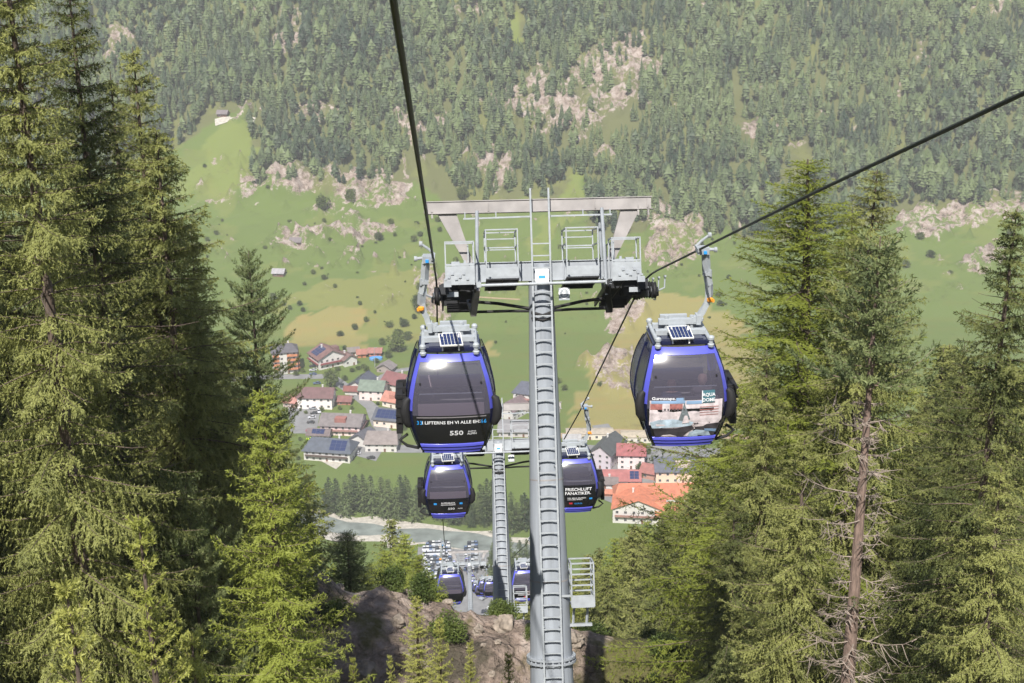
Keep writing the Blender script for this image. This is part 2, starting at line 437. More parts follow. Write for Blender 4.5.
def ribbon(name, pts, wid, m, lift, y0=470):
    P = [Vector(p) for p in gpoly(pts, y0)]; Q = []
    for i in range(len(P)-1):
        k = max(1, int((P[i+1]-P[i]).length/6))
        Q += [P[i].lerp(P[i+1], j/k) for j in range(k)]
    Q.append(P[-1]); vs = []; fs = []
    for i, q in enumerate(Q):
        t = Q[min(i+1, len(Q)-1)]-Q[max(0, i-1)]; t.z = 0; t.normalize(); s = Vector((t.y, -t.x, 0))*wid/2
        for e in (q-s, q+s): vs.append((e.x, e.y, float(ground(e.x, e.y))+lift))
        if i: fs.append((2*i-2, 2*i-1, 2*i+1, 2*i))
    me = bpy.data.meshes.new(name); me.from_pydata(vs, [], fs); me.materials.append(m); me.update()
    if me.polygons[0].normal.z < 0: me.flip_normals()
    return tag(link(name, me), kind='structure')
sheet('river_bank', [(290, 508), (345, 514), (400, 520), (440, 525), (490, 533), (545, 545), (560, 566), (500, 562), (440, 552), (380, 545), (290, 538)], M['gravel'], .08, wig=6)
sheet('river', [(290, 513), (345, 519), (400, 527), (440, 530), (480, 537), (545, 552), (560, 561), (500, 556), (440, 546), (380, 538), (290, 532)], M['water'], .16, wig=5)
sheet('car_park', [(418, 548), (500, 553), (540, 600), (545, 640), (410, 640), (415, 600)], M['asphalt'], .10)
ribbon('road', [(230, 380), (285, 377), (330, 377), (352, 392), (372, 408), (378, 425), (392, 440)], 7, M['asphalt'], .10)
ribbon('road', [(352, 392), (372, 383), (392, 372), (420, 368)], 5, M['asphalt'], .15)
sheet('car_park', [(288, 404), (322, 404), (316, 434), (290, 434)], M['asphalt'], .12)
sheet('car_park', [(350, 438), (388, 442), (376, 462), (350, 455)], M['asphalt'], .12)
ribbon('road', [(395, 449), (470, 450), (540, 450), (600, 450), (612, 440), (600, 425)], 9, M['asphalt'], .10)
ribbon('road', [(560, 436), (620, 432), (700, 436), (780, 440)], 6, M['dirt'], .08)
sheet('car_park', [(575, 452), (640, 445), (720, 450), (720, 500), (640, 515), (590, 495)], M['asphalt'], .08)
ribbon('road', [(436, 330), (455, 312), (480, 298), (520, 300)], 1.6, M['dirt'], .12)
ribbon('road', [(215, 123), (240, 118), (255, 122)], 6, M['gravel'], .4)
sheet('path', [(350, 458), (336, 470), (322, 462), (312, 460), (340, 452)], M['gravel'], .14)
# ------------------------------------------------------------------ ropeway line
RP = [(-60, 24.5), (0, 2.55), (20, -4.7), (35.2, -10.3), (36.6, -10.85), (37.6, -11.35), (39, -12.2), (52.9, -21.3), (61, -26.3), (62.4, -27.15), (64, -28.2), (87.2, -44.8), (120, -63.5), (160, -85.5), (199, -106), (201, -107.2), (260, -141), (330, -178), (420, -223), (500, -262), (545, -280)]
rpy = [p[0] for p in RP]; rpz = [p[1] for p in RP]
XL, XR, XC = -.30, 5.46, 2.58
def rope_z(y): return float(np.interp(y, rpy, rpz))
def drift(y): return float(np.interp(y, [37.6, 62, 100, 600], [0, -.38, -.45, -.45]))
def smooth_path(x):
    ys = np.concatenate([np.arange(-60, 70, 1.0), np.arange(70, 546, 5.0)])
    return [(x+drift(yy), float(yy), rope_z(yy)) for yy in ys]
def zrope(y, x): return rope_z(y)
for x, lab in ((XL, 'dark steel haul rope running overhead on the left side of the line'), (XR, 'dark steel haul rope running on the right side of the line')):
    o = MB().tube(smooth_path(x), .027, 8).build('haul_rope', M['rope'], smooth=True)
    tag(o, lab, 'cable', 'haul ropes of the ropeway')

# ------------------------------------------------------------------ cabin
ZS = [-1.86, -1.93, -2.02, -2.15, -2.3, -2.5, -2.7, -2.9, -3.1, -3.25, -3.4, -3.55, -3.68, -3.8, -3.9, -3.97]
def wz(z): return float(np.interp(-z, [1.86, 2.02, 2.3, 2.6, 2.85, 3.05, 3.3, 3.6, 3.8, 3.97], [.67, .735, .83, .905, .94, .945, .915, .825, .755, .67]))
def dz(z): return float(np.interp(-z, [1.86, 1.93, 2.02, 2.15, 2.3, 2.5, 2.7, 2.9, 3.1, 3.4, 3.6, 3.8, 3.97], [.62, .70, .775, .87, .955, 1.01, 1.045, 1.065, 1.065, 1.03, .98, .91, .82]))
US = [-1, -.955, -.90, -.6, -.3, 0, .3, .6, .90, .955, 1]
def front_pt(u, z, sgn=-1, off=0.):
    w, d = wz(z), dz(z)
    a = abs(u)
    bulge = .075*(1-u*u)
    cut = .10*max(0, (a-.86)/.14)**2
    return Vector((u*w, sgn*(d-.06+bulge-cut+off), z))
def side_pt(s, v, z, off=0.):
    w, d = wz(z), dz(z)
    yy = v*(d-.16)
    return Vector((s*(w+.03*(1-v*v)+off), yy, z))
def patch(mb, fn, us, zs, thick=0):
    n = len(us)
    vs = [fn(u, z) for z in zs for u in us]
    mb.add(vs, [(i*n+j, i*n+j+1, (i+1)*n+j+1, (i+1)*n+j) for i in range(len(zs)-1) for j in range(n-1)])
def on_front(name, V, Fs, zc, xc, m, parent, off=.012):
    vs = []
    for a, b in V:
        z = zc+b; x = xc+a
        vs.append(front_pt(x/wz(z), z, -1, off))
    me = bpy.data.meshes.new(name); me.from_pydata(vs, [], Fs); me.materials.append(m); me.update()
    return link(name, me, parent)
def cells(x0, x1, z0, z1, n=6, k=4):
    V = []; Fs = []
    for i in range(k+1):
        for j in range(n+1): V.append((x0+(x1-x0)*j/n, z0+(z1-z0)*i/k))
    for i in range(k):
        for j in range(n): Fs.append((i*(n+1)+j, i*(n+1)+j+1, (i+1)*(n+1)+j+1, (i+1)*(n+1)+j))
    return V, Fs
M['adv_white'] = mat('pale_picture_print', (.62, .55, .58), .35, noise=(9, .25))
M['adv_water'] = mat('pool_picture_print', (.42, .52, .62), .3, noise=(7, .35))
M['adv_red'] = mat('facade_picture_print', (.36, .15, .14), .4, noise=(14, .3))
M['adv_sky'] = mat('sky_picture_print', (.22, .34, .52), .4, noise=(3, .2))
M['adv_dark'] = mat('dark_picture_print', (.055, .05, .06), .3, noise=(6, .5))
M['adv_teal'] = mat('teal_plate_print', (.06, .16, .20), .4)
M['adv_cone'] = mat('glass_cone_print', (.17, .20, .22), .3, noise=(20, .4))
PARTS = {}
def cabin(s, advert, loc, label, far=False):
    """s=+1: the hanger stands on the right of the cabin; the body hangs to the left"""
    root = empty('gondola_cabin', loc); root.scale.z = 1.07
    tag(root, label, 'gondola cabin', 'gondola cabins on the ropeway')
    key = (s, far)
    bx_ = -s*(.36 if s > 0 else .30)                       # body centre
    def P(name, mb, m, parent=root, smooth=True, k2=None):
        kk = (key, name, k2)
        if kk not in PARTS: PARTS[kk] = mb.mesh(name, m, smooth)
        return link(name, PARTS[kk], parent)
    body = empty('body', (bx_, 0, 0)); body.parent = root
    # shell: sides, corner strips low down, roof skin and floor
    sh = MB()
    for sg in (-1, 1):
        patch(sh, lambda v, z: side_pt(sg, v, z), [-1, -.5, 0, .5, 1] if sg > 0 else [1, .5, 0, -.5, -1], ZS)
    for fs in (-1, 1):
        for uu in ([-1, -.985], [.985, 1]):
            def cp(u, z, fs=fs):
                # link the front corner to the side wall
                if abs(u) >= .999: return side_pt(math.copysign(1, u), fs*1.0, z)
                return front_pt(math.copysign(1, u), z, fs)
            patch(sh, cp, uu if fs < 0 else uu[::-1], ZS)
    for zz, fl in ((ZS[0], False), (ZS[-1], True)):
        w, d = wz(zz), dz(zz)-.06
        sh.box((0, 0, zz+(.02 if not fl else 0)), (2*w, 2*d-.1, .05))
    # rounded roof skin
    for i in range(6):
        a = i/6
        sh.box((0, 0, ZS[0]+.035+.012*i), (2*wz(ZS[0])-.08-.12*i*i*.12, 1.16-.10*i*i*.12, .02))
    P('shell', sh, M['navy'], body)
    for fs in (-1, 1):
        rv = 1 if fs < 0 else -1
        fr = MB()
        zt = [z for z in ZS if z > -2.95]
        patch(fr, lambda u, z: front_pt(u, z, fs, .012), ([-1, -.97]+US[2:9]+[.97, 1])[::rv], [ZS[0], ZS[1], -1.99])
        for uu in ([-1, -.97, -.90], [.90, .97, 1]):
            patch(fr, lambda u, z: front_pt(u, z, fs, .012), uu[::rv], [-1.99, -2.02]+zt[3:]+[-2.95])
        P('window_frame', fr, M['blue'], body, k2=fs)
        for uu in ([-1, -.97, -.90], [.90, .97, 1]):
            lf = MB(); patch(lf, lambda u, z: front_pt(u, z, fs, .008), uu[::rv], [-2.95, -3.1, -3.25, -3.4, -3.55, -3.68, -3.8, -3.97])
            P('lower_frame', lf, M['navy'], body, k2=(fs, uu[0]))
        bp = MB(); zl = []
        for k in range(3):
            z0 = -3.72-.083*k
            zl += [(z0, .0), (z0-.01, .022), (z0-.03, .030), (z0-.066, .040), (z0-.076, .0)]
        n = 7; vs = [front_pt(u, z, fs, o_) for z, o_ in zl for u in US[2:9][::rv]]
        bp.add(vs, [(i*n+j, i*n+j+1, (i+1)*n+j+1, (i+1)*n+j) for i in range(len(zl)-1) for j in range(n-1)])
        P('bumper_panel', bp, M['blue'], body, k2=fs)
    for fs in (-1, 1):
        wp = MB(); patch(wp, lambda u, z: front_pt(u, z, fs), US[2:9] if fs < 0 else US[2:9][::-1], [-1.99, -2.05, -2.15, -2.3, -2.5, -2.7, -2.9, -3.05])
        P('window_pane', wp, M['tint'], body, k2=fs)
        lp = MB(); patch(lp, lambda u, z: front_pt(u, z, fs, .003), US[2:9] if fs < 0 else US[2:9][::-1], [-3.05, -3.1, -3.25, -3.4, -3.55, -3.68, -3.72])
        lpo = P('advertising_panel', lp, M['blackpanel'], body, k2=fs)
        if fs < 0: front_panel = lpo
    # seam line and seats inside
    for y in (-1, 1):
        st = MB(); st.box((0, y*.72, -3.35), (1.5, .42, .10)); P('seat', st, M['seat'], body, k2=y)
        sb = MB(); sb.box((0, y*.90, -2.98), (1.45, .05, .26)); P('backrest', sb, M['seatpink' if s < 0 else 'seat'], body, k2=y)
        gr = MB(); gr.tube([(-.68, y*.93, -2.62), (.68, y*.93, -2.62)], .014, 6); P('grab_rail', gr, M['galv_light'], body, k2=y)
    # side doors
    for sg in (-1, 1):
        for v0, v1 in ((-.94, -.05), (.05, .94)):
            dp = MB(); patch(dp, lambda v, z: side_pt(sg, v, z, .014), [v0, (v0+v1)/2, v1][::sg], [-2.0, -2.3, -2.6, -2.9, -3.1])
            P('side_window', dp, M['tint'], body, k2=(sg, v0))
        dr = MB()
        for v in (-.98, 0, .98):
            dr.tube([side_pt(sg, v, z, .02) for z in ZS[1:-1]], .022 if v == 0 else .012, 6)
        dr.tube([side_pt(sg, v, -3.12, .02) for v in (-.98, 0, .98)], .02, 6)
        P('door_frame', dr, M['navy'], body, k2=sg)
        bm = MB()                      # rubber corner buffers
        bm.tube([Vector((sg*(wz(z)+o_), -dz(z)*.93, z)) for z, o_ in ((-2.68, .0), (-2.74, .05), (-2.95, .07), (-3.15, .06), (-3.27, .02), (-3.31, -.01))], [.05, .085, .105, .10, .075, .03], 12)
        P('buffer', bm, M['rubber'], body, k2=sg)
    # ski racks on the outer side
    rk = MB(); xo = s*1.0
    for y in (-.55, -.1, .35):
        rk.box((xo+s*.10, y, -3.05), (.20, .07, .62))
        rk.box((xo+s*.16, y+.16, -3.45), (.14, .30, .34))
    for z in (-2.8, -3.0, -3.2): rk.box((xo+s*.15, -.08, z), (.16, 1.05, .045))
    rk.tube([(xo-s*.02, -.62, -3.6), (xo+s*.16, -.64, -3.72), (xo-.0, -.62, -3.86), (s*.74, -.6, -3.93)], .035, 8)
    P('ski_rack', rk, M['rubber'], body)
    # roof gear
    rf = MB()
    for sg in (-1, 1):
        rf.tube([(sg*.58, -.62, -1.76), (sg*.58, .62, -1.76)], .045, 10)
        for y in (-.66, .66):
            rf.lathe((sg*.58, y, -1.86), [(.065, 0), (.075, .05), (.05, .07), (.05, .14), (.07, .15), (.07, .2), (.04, .23)], 12)
    rf.box((0, -.1, -1.70), (1.12, .16, .10)); rf.box((0, .34, -1.70), (1.12, .14, .10))
    rf.box((-.05*s, .12, -1.66), (.40, .56, .12))
    P('roof_frame', rf, M['lightalu'], body)
    sp = MB(); rot = Matrix.Rotation(R_(17), 3, 'X')@Matrix.Rotation(R_(3), 3, 'Y')@Matrix.Rotation(R_(6), 3, 'Z')
    sp.box((0, 0, 0), (.50, .44, .03), rot)
    sp.bar((-.18, -.12, -.2), (-.18, .12, .08), .03); sp.bar((.18, -.12, -.2), (.18, .12, .08), .03)
    spo = P('solar_panel', sp, M['solarframe'], body, smooth=False); spo.location = (-.02-.05*s, -.50, -1.60)
    ce = MB()
    for i in range(6):
        for j in range(4): ce.box(rot@Vector((-.192+.0768*i, -.15+.1*j, .019)), (.068, .09, .006), rot)
    P('solar_cell', ce, M['solar'], spo, smooth=False)
    # hanger: suspension head on the roof, curved arm, grip on the rope
    hd = MB(); hd.box((bx_, .12, -1.54), (.92, .13, .11)); hd.box((bx_-s*.10, .30, -1.49), (.60, .10, .09))
    for q in (-.28, .28): hd.tube([(bx_+q, .12, -1.7), (bx_+q, .12, -1.42)], .045, 8)
    hd.box((bx_+s*.42, .12, -1.50), (.10, .24, .2))
    P('suspension_head', hd, M['lightalu'], root)
    arm = MB()
    pth = [(bx_+s*.30, .12, -1.52), (bx_+s*.44, .12, -1.46), (s*.18, .12, -1.30), (s*.25, .11, -1.16), (s*.29, .09, -1.0), (s*.27, .06, -.75), (s*.20, .03, -.45), (s*.165, 0, -.1), (s*.165, 0, .05)]
    for i in range(len(pth)-1): arm.bar(pth[i], Vector(pth[i])+(Vector(pth[i+1])-Vector(pth[i]))*1.06, .14, .12)
    P('hanger_arm', arm, M['lightalu'], root, smooth=False)
    orr = MB(); orr.lathe((s*.30, .02, -1.07), [(.03, -.05), (.07, -.02), (.07, .03), (.03, .05)], 12)
    orr.box((s*.35, .02, -1.09), (.08, .08, .05))
    P('roller_cover', orr, M['orange'], root)
    gp = MB()
    gp.box((s*.10, 0, 0), (.24, .26, .14)); gp.box((0, 0, .035), (.09, .42, .06)); gp.box((0, 0, -.04), (.07, .36, .04))
    gp.tube([(s*.1, 0, .02), (s*.38, 0, .0)], .035, 8); gp.lathe((s*.38, 0, 0), [(.055, -.03), (.055, .03)], 10, 'x')
    gp.tube([(-s*.04, .1, .05), (s*.08, .12, .16), (s*.26, .12, .28)], .03, 8)
    gp.lathe((s*.26, .12, .28), [(.055, -.035), (.055, .035)], 10, 'x')
    da = MB(); da.box((s*.19, -.02, -.5), (.16, .08, .07)); da.lathe((s*.28, -.02, -.5), [(.035, -.06), (.035, .08)], 8); P('damper', da, M['galv_light'], root)
    P('grip', gp, M['galv_light'], root)
    gb = MB(); gb.box((s*.13, -.14, -.02), (.07, .04, .06)); P('grip_cover', gb, M['blueprint'], root)
    dt = MB(); dt.lathe((0, 0, 0), [(.02, -.02), (.02, .01)], 8, 'y')
    for q in (-1, 1):
        o = P('bolt', dt, M['rubber'], body); o.location = front_pt(.78*q, -2.38, -1, .012)
    if advert: advert(front_panel, s)
    return root
def txt(panel, body, size, zc, xc, m, sx=1.0, off=.014):
    V, Fs = text_mesh('lettering', body, size, sx)
    return on_front('lettering', V, Fs, zc, xc, m, panel, off)
def blob(panel, x0, x1, z0, z1, m, name='print', off=.008, n=6, k=3):
    V, Fs = cells(x0, x1, z0, z1, n, k); return on_front(name, V, Fs, 0, 0, m, panel, off)
def adv_slogan(p, s):
    blob(p, -.76, .76, -3.10, -3.075, M['seat'], 'print')
    txt(p, 'I LIFTERNS EH VI ALLE EHS', .098, -3.235, .0, M['whiteprint'], 1.13)
    for x in (-.70, .70):
        for dx in (-.035, .035):
            txt(p, '3' if x < 0 else '6', .12, -3.245, x+dx, M['blueprint'], 1.0)
    txt(p, '550', .15, -3.50, .10, M['whiteprint'], 1.35)
    txt(p, 'AUTO', .05, -3.44, .44, M['whiteprint'], 1.3); txt(p, 'ALPIN', .065, -3.50, .44, M['whiteprint'], 1.2)
def adv_second(p, s):
    txt(p, 'ALPENBLICK', .085, -3.26, .0, M['whiteprint'], 1.2); txt(p, 'SEILBAHN ERLEBNIS', .055, -3.33, .0, M['whiteprint'], 1.2)
    for x in (-.52, .52): blob(p, x-.06, x+.06, -3.31, -3.23, M['blueprint'], n=2)
    txt(p, '550', .13, -3.53, .12, M['whiteprint'], 1.4); txt(p, 'ALPIN', .06, -3.51, .48, M['whiteprint'], 1.2)
def adv_fresh(p, s):
    blob(p, -.80, .80, -3.06, -2.75, M['blackpanel'], n=8, off=.004)
    txt(p, 'FRISCHLUFT', .17, -2.97, .12, M['whiteprint'], 1.15); txt(p, 'FANATIKER.', .17, -3.13, .10, M['whiteprint'], 1.15)
    txt(p, 'VIEL MEHR ERLEBEN', .07, -3.30, .05, M['whiteprint'], 1.2); txt(p, 'GANZ OBEN AM BERG', .06, -3.36, -.02, M['whiteprint'], 1.0)
    blob(p, .56, .68, -3.36, -3.29, M['blueprint'], n=2)
    blob(p, -.25, -.12, -3.55, -3.47, M['redprint'], n=2); txt(p, 'GURGL', .09, -3.55, .12, M['blueprint'], 1.1)
def adv_stripes(p, s):
    for i, (m, a) in enumerate(((M['adv_white'], .6), (M['adv_white'], .6), (M['whiteprint'], .5))):
        blob(p, -a, a, -3.16-.13*i, -3.11-.13*i, m, n=6)
    blob(p, -.1, .15, -3.60, -3.50, M['redprint'], n=2)
def adv_pool(p, s):
    def px_(x0, x1, z0, z1, m, off=.008, n=6): blob(p, x0, x1, z0, z1, m, off=off, n=n, k=3)
    px_(-.79, .80, -3.70, -2.87, M['adv_white'], .006, 10)
    px_(-.76, -.02, -2.93, -2.87, M['adv_sky'], .010); px_(.0, .35, -2.95, -2.88, M['adv_sky'], .010)
    px_(-.78, -.08, -3.06, -2.94, M['adv_red'], .010); px_(-.52, -.36, -3.10, -2.93, M['adv_white'], .012, 2)
    for k in range(7): px_(-.48+.07*k, -.445+.07*k, -3.085, -3.04, M['adv_dark'], .014, 1)
    for k in range(4): px_(.30, .72, -3.03-.06*k, -3.015-.06*k, M['adv_red'], .010)
    def shape(pts, m, off=.012):
        c = (sum(q[0] for q in pts)/len(pts), sum(q[1] for q in pts)/len(pts))
        V = [c]+[q for q in pts]; n = len(pts)
        on_front('print', V, [(0, 1+i, 1+(i+1) % n) for i in range(n)], 0, 0, m, p, off)
    shape([(-.78, -3.36), (-.60, -3.30), (-.3, -3.28), (-.02, -3.31), (.18, -3.36), (.12, -3.44), (-.2, -3.47), (-.55, -3.49), (-.72, -3.50)], M['adv_water'], .010)
    shape([(-.70, -3.50), (-.2, -3.49), (.14, -3.43), (.20, -3.50), (.05, -3.60), (-.05, -3.71), (-.64, -3.71)], M['adv_dark'])
    shape([(.18, -3.38), (.45, -3.42), (.76, -3.40), (.72, -3.56), (.64, -3.71), (.30, -3.71), (.22, -3.52)], M['adv_dark'], .010)
    shape([(.05, -3.71), (.10, -3.60), (.24, -3.54), (.52, -3.58), (.58, -3.71)], M['adv_water'], .014)
    shape([(.18, -3.42), (.32, -3.40), (.46, -3.42), (.40, -3.46), (.22, -3.47)], M['adv_white'], .016)
    shape([(.42, -3.52), (.70, -3.55), (.68, -3.62), (.44, -3.58)], M['adv_sky'], .018)
    shape([(-.16, -3.30), (-.06, -2.98), (-.045, -2.78), (-.02, -2.98), (.10, -3.28), (-.02, -3.34)], M['adv_cone'], .014)
    shape([(-.08, -3.38), (-.03, -3.2), (.03, -3.2), (.08, -3.36)], M['adv_white'], .018)
    px_(-.22, -.06, -2.87, -2.81, M['adv_sky'], .012, 2)
    px_(.34, .63, -2.93, -2.67, M['adv_teal'], .018, 4); px_(.34, .36, -2.93, -2.67, M['whiteprint'], .022, 1)
    txt(p, 'AQUA', .10, -2.79, .49, M['whiteprint'], 1.0, .035); txt(p, 'DOME', .10, -2.90, .49, M['whiteprint'], 1.0, .035)
    txt(p, 'Gurmscape.', .085, -2.85, -.49, M['whiteprint'], 1.25)
def cab(side, Y, adv, label, dx=0., far=False):
    x = XL if side < 0 else XR
    return cabin(side, adv, (x+dx+drift(Y), Y, rope_z(Y)), label, far)
cab(-1, 29.6, adv_slogan, 'large blue and black cabin on the left rope with a white slogan across its glass')
cab(1, 29.3, adv_pool, 'large blue cabin on the right rope, two passengers and a spa picture in its window')
cab(-1, 52.6, adv_second, 'mid-distance blue cabin directly below the nearest left cabin')
cab(1, 52.2, adv_fresh, 'blue cabin reading FRISCHLUFT FANATIKER partly behind the near pylon')
cab(-1, 86.5, None, 'cabin on the left rope just above the rock ridge, roof flashing in the sun')
cab(1, 86, adv_stripes, 'striped blue cabin between the two pylons near their lower ends')
far_lab = 'tiny distant blue gondola cabin far down the line above the car park'
ys = [128, 163, 205, 240, 285, 330, 372, 420, 465, 505]
for i, yy in enumerate(ys):
    for sd in (-1, 1):
        if sd < 0 and yy in (128, 163): continue
        if sd > 0 and yy in (128,): continue
        cab(sd, yy+(9 if sd > 0 else 0), None, far_lab, far=True)

# ------------------------------------------------------------------ passengers (seated, seen through the tinted pane)
def person(loc, m_cloth, label, hairm, facing):
    root_name = 'person'
    pts = {'pel': (0, 0, .0), 'bel': (0, -.01, .16), 'che': (0, -.02, .36), 'nek': (0, 0, .50), 'hd0': (0, .02, .575), 'hd1': (0, .03, .66), 'hd2': (0, .01, .73),
           'sl': (-.18, -.02, .44), 'el': (-.24, .06, .20), 'wl': (-.14, .28, .10), 'sr': (.18, -.02, .44), 'er': (.24, .06, .20), 'wr': (.14, .28, .10),
           'hl': (-.10, .04, .0), 'kl': (-.12, .45, .02), 'al': (-.12, .48, -.40), 'tl': (-.12, .62, -.43), 'hr': (.10, .04, .0), 'kr': (.12, .45, .02), 'ar': (.12, .48, -.40), 'tr': (.12, .62, -.43)}
    rad = {'pel': .15, 'bel': .14, 'che': .15, 'nek': .055, 'hd0': .075, 'hd1': .088, 'hd2': .06, 'sl': .07, 'el': .05, 'wl': .035, 'sr': .07, 'er': .05, 'wr': .035,
           'hl': .09, 'kl': .065, 'al': .045, 'tl': .04, 'hr': .09, 'kr': .065, 'ar': .045, 'tr': .04}
    ed = [('pel', 'bel'), ('bel', 'che'), ('che', 'nek'), ('nek', 'hd0'), ('hd0', 'hd1'), ('hd1', 'hd2'), ('che', 'sl'), ('sl', 'el'), ('el', 'wl'), ('che', 'sr'), ('sr', 'er'), ('er', 'wr'),
          ('pel', 'hl'), ('hl', 'kl'), ('kl', 'al'), ('al', 'tl'), ('pel', 'hr'), ('hr', 'kr'), ('kr', 'ar'), ('ar', 'tr')]
    ks = list(pts); me = bpy.data.meshes.new('person')
    me.from_pydata([pts[k] for k in ks], [(ks.index(a), ks.index(b)) for a, b in ed], [])
    o = link('person', me)
    o.modifiers.new('skin', 'SKIN'); sk = me.skin_vertices[0].data
    for i, k in enumerate(ks): sk[i].radius = (rad[k], rad[k])
    sk[0].use_root = True
    sub = o.modifiers.new('sub', 'SUBSURF'); sub.levels = 1; sub.render_levels = 1
    dg = bpy.context.evaluated_depsgraph_get()
    m2 = bpy.data.meshes.new_from_object(o.evaluated_get(dg))
    o.modifiers.clear(); o.data = m2
    m2.materials.append(M['skin']); m2.materials.append(m_cloth)
    for p in m2.polygons:
        p.use_smooth = True
        p.material_index = 0 if p.center.z > .50 else 1
    o.location = loc; o.rotation_euler = (0, 0, facing)
    h = MB(); h.lathe((0, -.005, .60), [(.085, -.03), (.105, .03), (.108, .09), (.085, .15), (.03, .18)], 14)
    h.build('hair', hairm, o, True)
    tag(o, label, 'person', 'passengers in the right cabin')
cxr = XR-.36
zr = rope_z(29.3)
person((cxr-.27, 29.3-.70, zr-3.50), M['cloth1'], 'brown-haired passenger in a dark jacket seated at the left of the near right cabin', M['hair'], 0)
person((cxr+.42, 29.3-.66, zr-3.40), M['cloth2'], 'taller fair passenger seated at the right of the near right cabin', mat('fair_hair', (.40, .24, .19), .7), 0)

# ------------------------------------------------------------------ pylons
def basket(mb, x0, x1, y0, y1, z0, z1, rails=3, t=.035, open_front=False):
    for x in (x0, x1):
        for y in (y0, y1): mb.bar((x, y, z0), (x, y, z1), t)
    for k in range(rails):
        z = z1-(z1-z0)*k/rails
        for y in (y0, y1):
            if y == y0 and k > 0 and open_front: continue
            mb.bar((x0, y, z), (x1, y, z), t)
        for x in (x0, x1): mb.bar((x, y0, z), (x, y1, z), t)
def grating(mb, x0, x1, y0, y1, z, pitch=.11, t=.03):
    y = y0
    while y <= y1+.001:
        mb.box(((x0+x1)/2, y, z), (x1-x0, .03, t)); y += pitch
    for x in (x0, (x0+x1)/2, x1): mb.box((x, (y0+y1)/2, z), (.03, y1-y0, t+.012))
def tower(Y, zr_, lean, legs, r_top, taper, label, scale=1.0, low_basket=-8.9):
    root = empty('lift_pylon', (XC+drift(Y), Y, zr_), (-lean, 0, 0)); root.scale = (scale,)*3
    tag(root, label, 'ropeway pylon', 'pylons of the ropeway')
    c = MB(); zz = [0.55, -1, -3, -5.4, -5.45, -8.2, -8.24, -legs]
    n = 28
    prof = [(r_top+taper*max(0, -z), z) for z in zz]
    c.lathe((0, 0, 0), prof, n)
    col = c.build('column', M['column'], root, True)
    fl = MB()
    for z in (-10.35, -10.47):
        rr = r_top-taper*z; fl.lathe((0, 0, z), [(rr+.0, -.03), (rr+.10, -.03), (rr+.10, .03), (rr+.0, .03)], 28)
    for k in range(24):
        a = 2*math.pi*k/24; rr = r_top+taper*10.4+.06; fl.lathe((rr*math.cos(a), rr*math.sin(a), -10.41), [(.022, -.12), (.022, .12)], 6)
    sm = MB()
    for z in (-5.4, -8.2): rr = r_top-taper*z; sm.lathe((0, 0, z), [(rr+.006, -.02), (rr+.006, .02)], 28)
    fl.build('flange', M['galv'], root); sm.build('weld_seam', M['beam'], root)
    # ladder
    ld = MB(); yl = lambda z: -(r_top+taper*max(0, -z))-.10
    for x in (-.25, .25): ld.bar((x, yl(0), 2.62), (x, yl(0), 0), .05, .05); ld.bar((x, yl(0), 0), (x, yl(-legs), -legs), .05, .05)
    z = 1.1
    while z > -legs: ld.bar((-.25, yl(z), z), (.25, yl(z), z), .034, .034); z -= .33
    z = -.6
    while z > -legs:
        for x in (-.22, .22): ld.bar((x, yl(z), z), (x*.9, yl(z)+.16, z), .03)
        z -= 2.2
    rr_ = MB()
    ldo = ld.build('ladder', M['galv_light'], root)
    z = -.2
    ra = MB()
    # gantry beam
    b = MB(); b.box((-.03, 0, 2.17), (6.28, .30, .30))
    b.box((0, .0, 2.335), (6.3, .36, .025)); b.box((0, 0, 2.01), (6.3, .34, .022))
    for x in (-3.08, -1.4, 1.55, 3.0): b.box((x, -.17, 2.17), (.03, .03, .26))
    b.box((2.75, -.1, 1.97), (.05, .10, .28)); b.box((3.03, -.1, 1.97), (.05, .10, .28)); b.box((-2.95, -.1, 1.97), (.05, .10, .18))
    b.build('gantry_beam', M['beam'], root)
    # tapered plates
    for s in (-1, 1):
        p = MB(); t = .09
        xs = [(2.28, 2.0), (2.80, 2.0), (1.98, .45), (1.80, .45)]
        vs = [(s*x, y, z) for y in (-t, t) for x, z in xs]
        fs = [(0, 1, 2, 3), (7, 6, 5, 4), (0, 4, 5, 1), (1, 5, 6, 2), (2, 6, 7, 3), (3, 7, 4, 0)]
        p.add(vs, fs if s > 0 else [f[::-1] for f in fs]); p.build('gantry_bracket', M['beam'], root)
        q = MB(); q.tube([(s*1.72, -.28, 2.05), (s*1.78, -.45, -.35)], .05, 10); q.tube([(s*1.70, .28, 2.05), (s*1.78, .5, -.2)], .04, 8)
        q.build('post', M['galv'], root, True)
    h = MB(); h.bar((-2.1, -.25, 1.84), (-.27, -.25, 1.86), .045); h.bar((.27, -.25, 1.86), (2.0, -.25, 1.86), .045)
    for x in (-2.05, -1.2, 1.2, 1.95): h.bar((x, -.25, 1.84), (x, -.25, 2.02), .03)
    h.build('handrail', M['galv_light'], root)
    # main crossarm
    a = MB(); a.box((0, .0, .36), (4.9, .46, .50)); a.box((0, 0, .62), (5.0, .56, .025)); a.box((0, 0, .10), (5.0, .56, .025))
    for x in (-2.3, -.62, .62, 2.3): a.box((x, 0, .36), (.03, .60, .52))
    a.build('crossarm', M['galv'], root)
    fb = MB(); fb.tube([(-1.85, -1.05, -.02), (1.85, -1.05, -.0)], .045, 10)
    for s in (-1, 1): fb.bar((s*1.72, -1.05, 0), (s*1.72, -.2, .15), .05); fb.box((s*1.76, -1.05, 0), (.16, .10, .14))
    fb.build('access_bar', M['galv_light'], root)
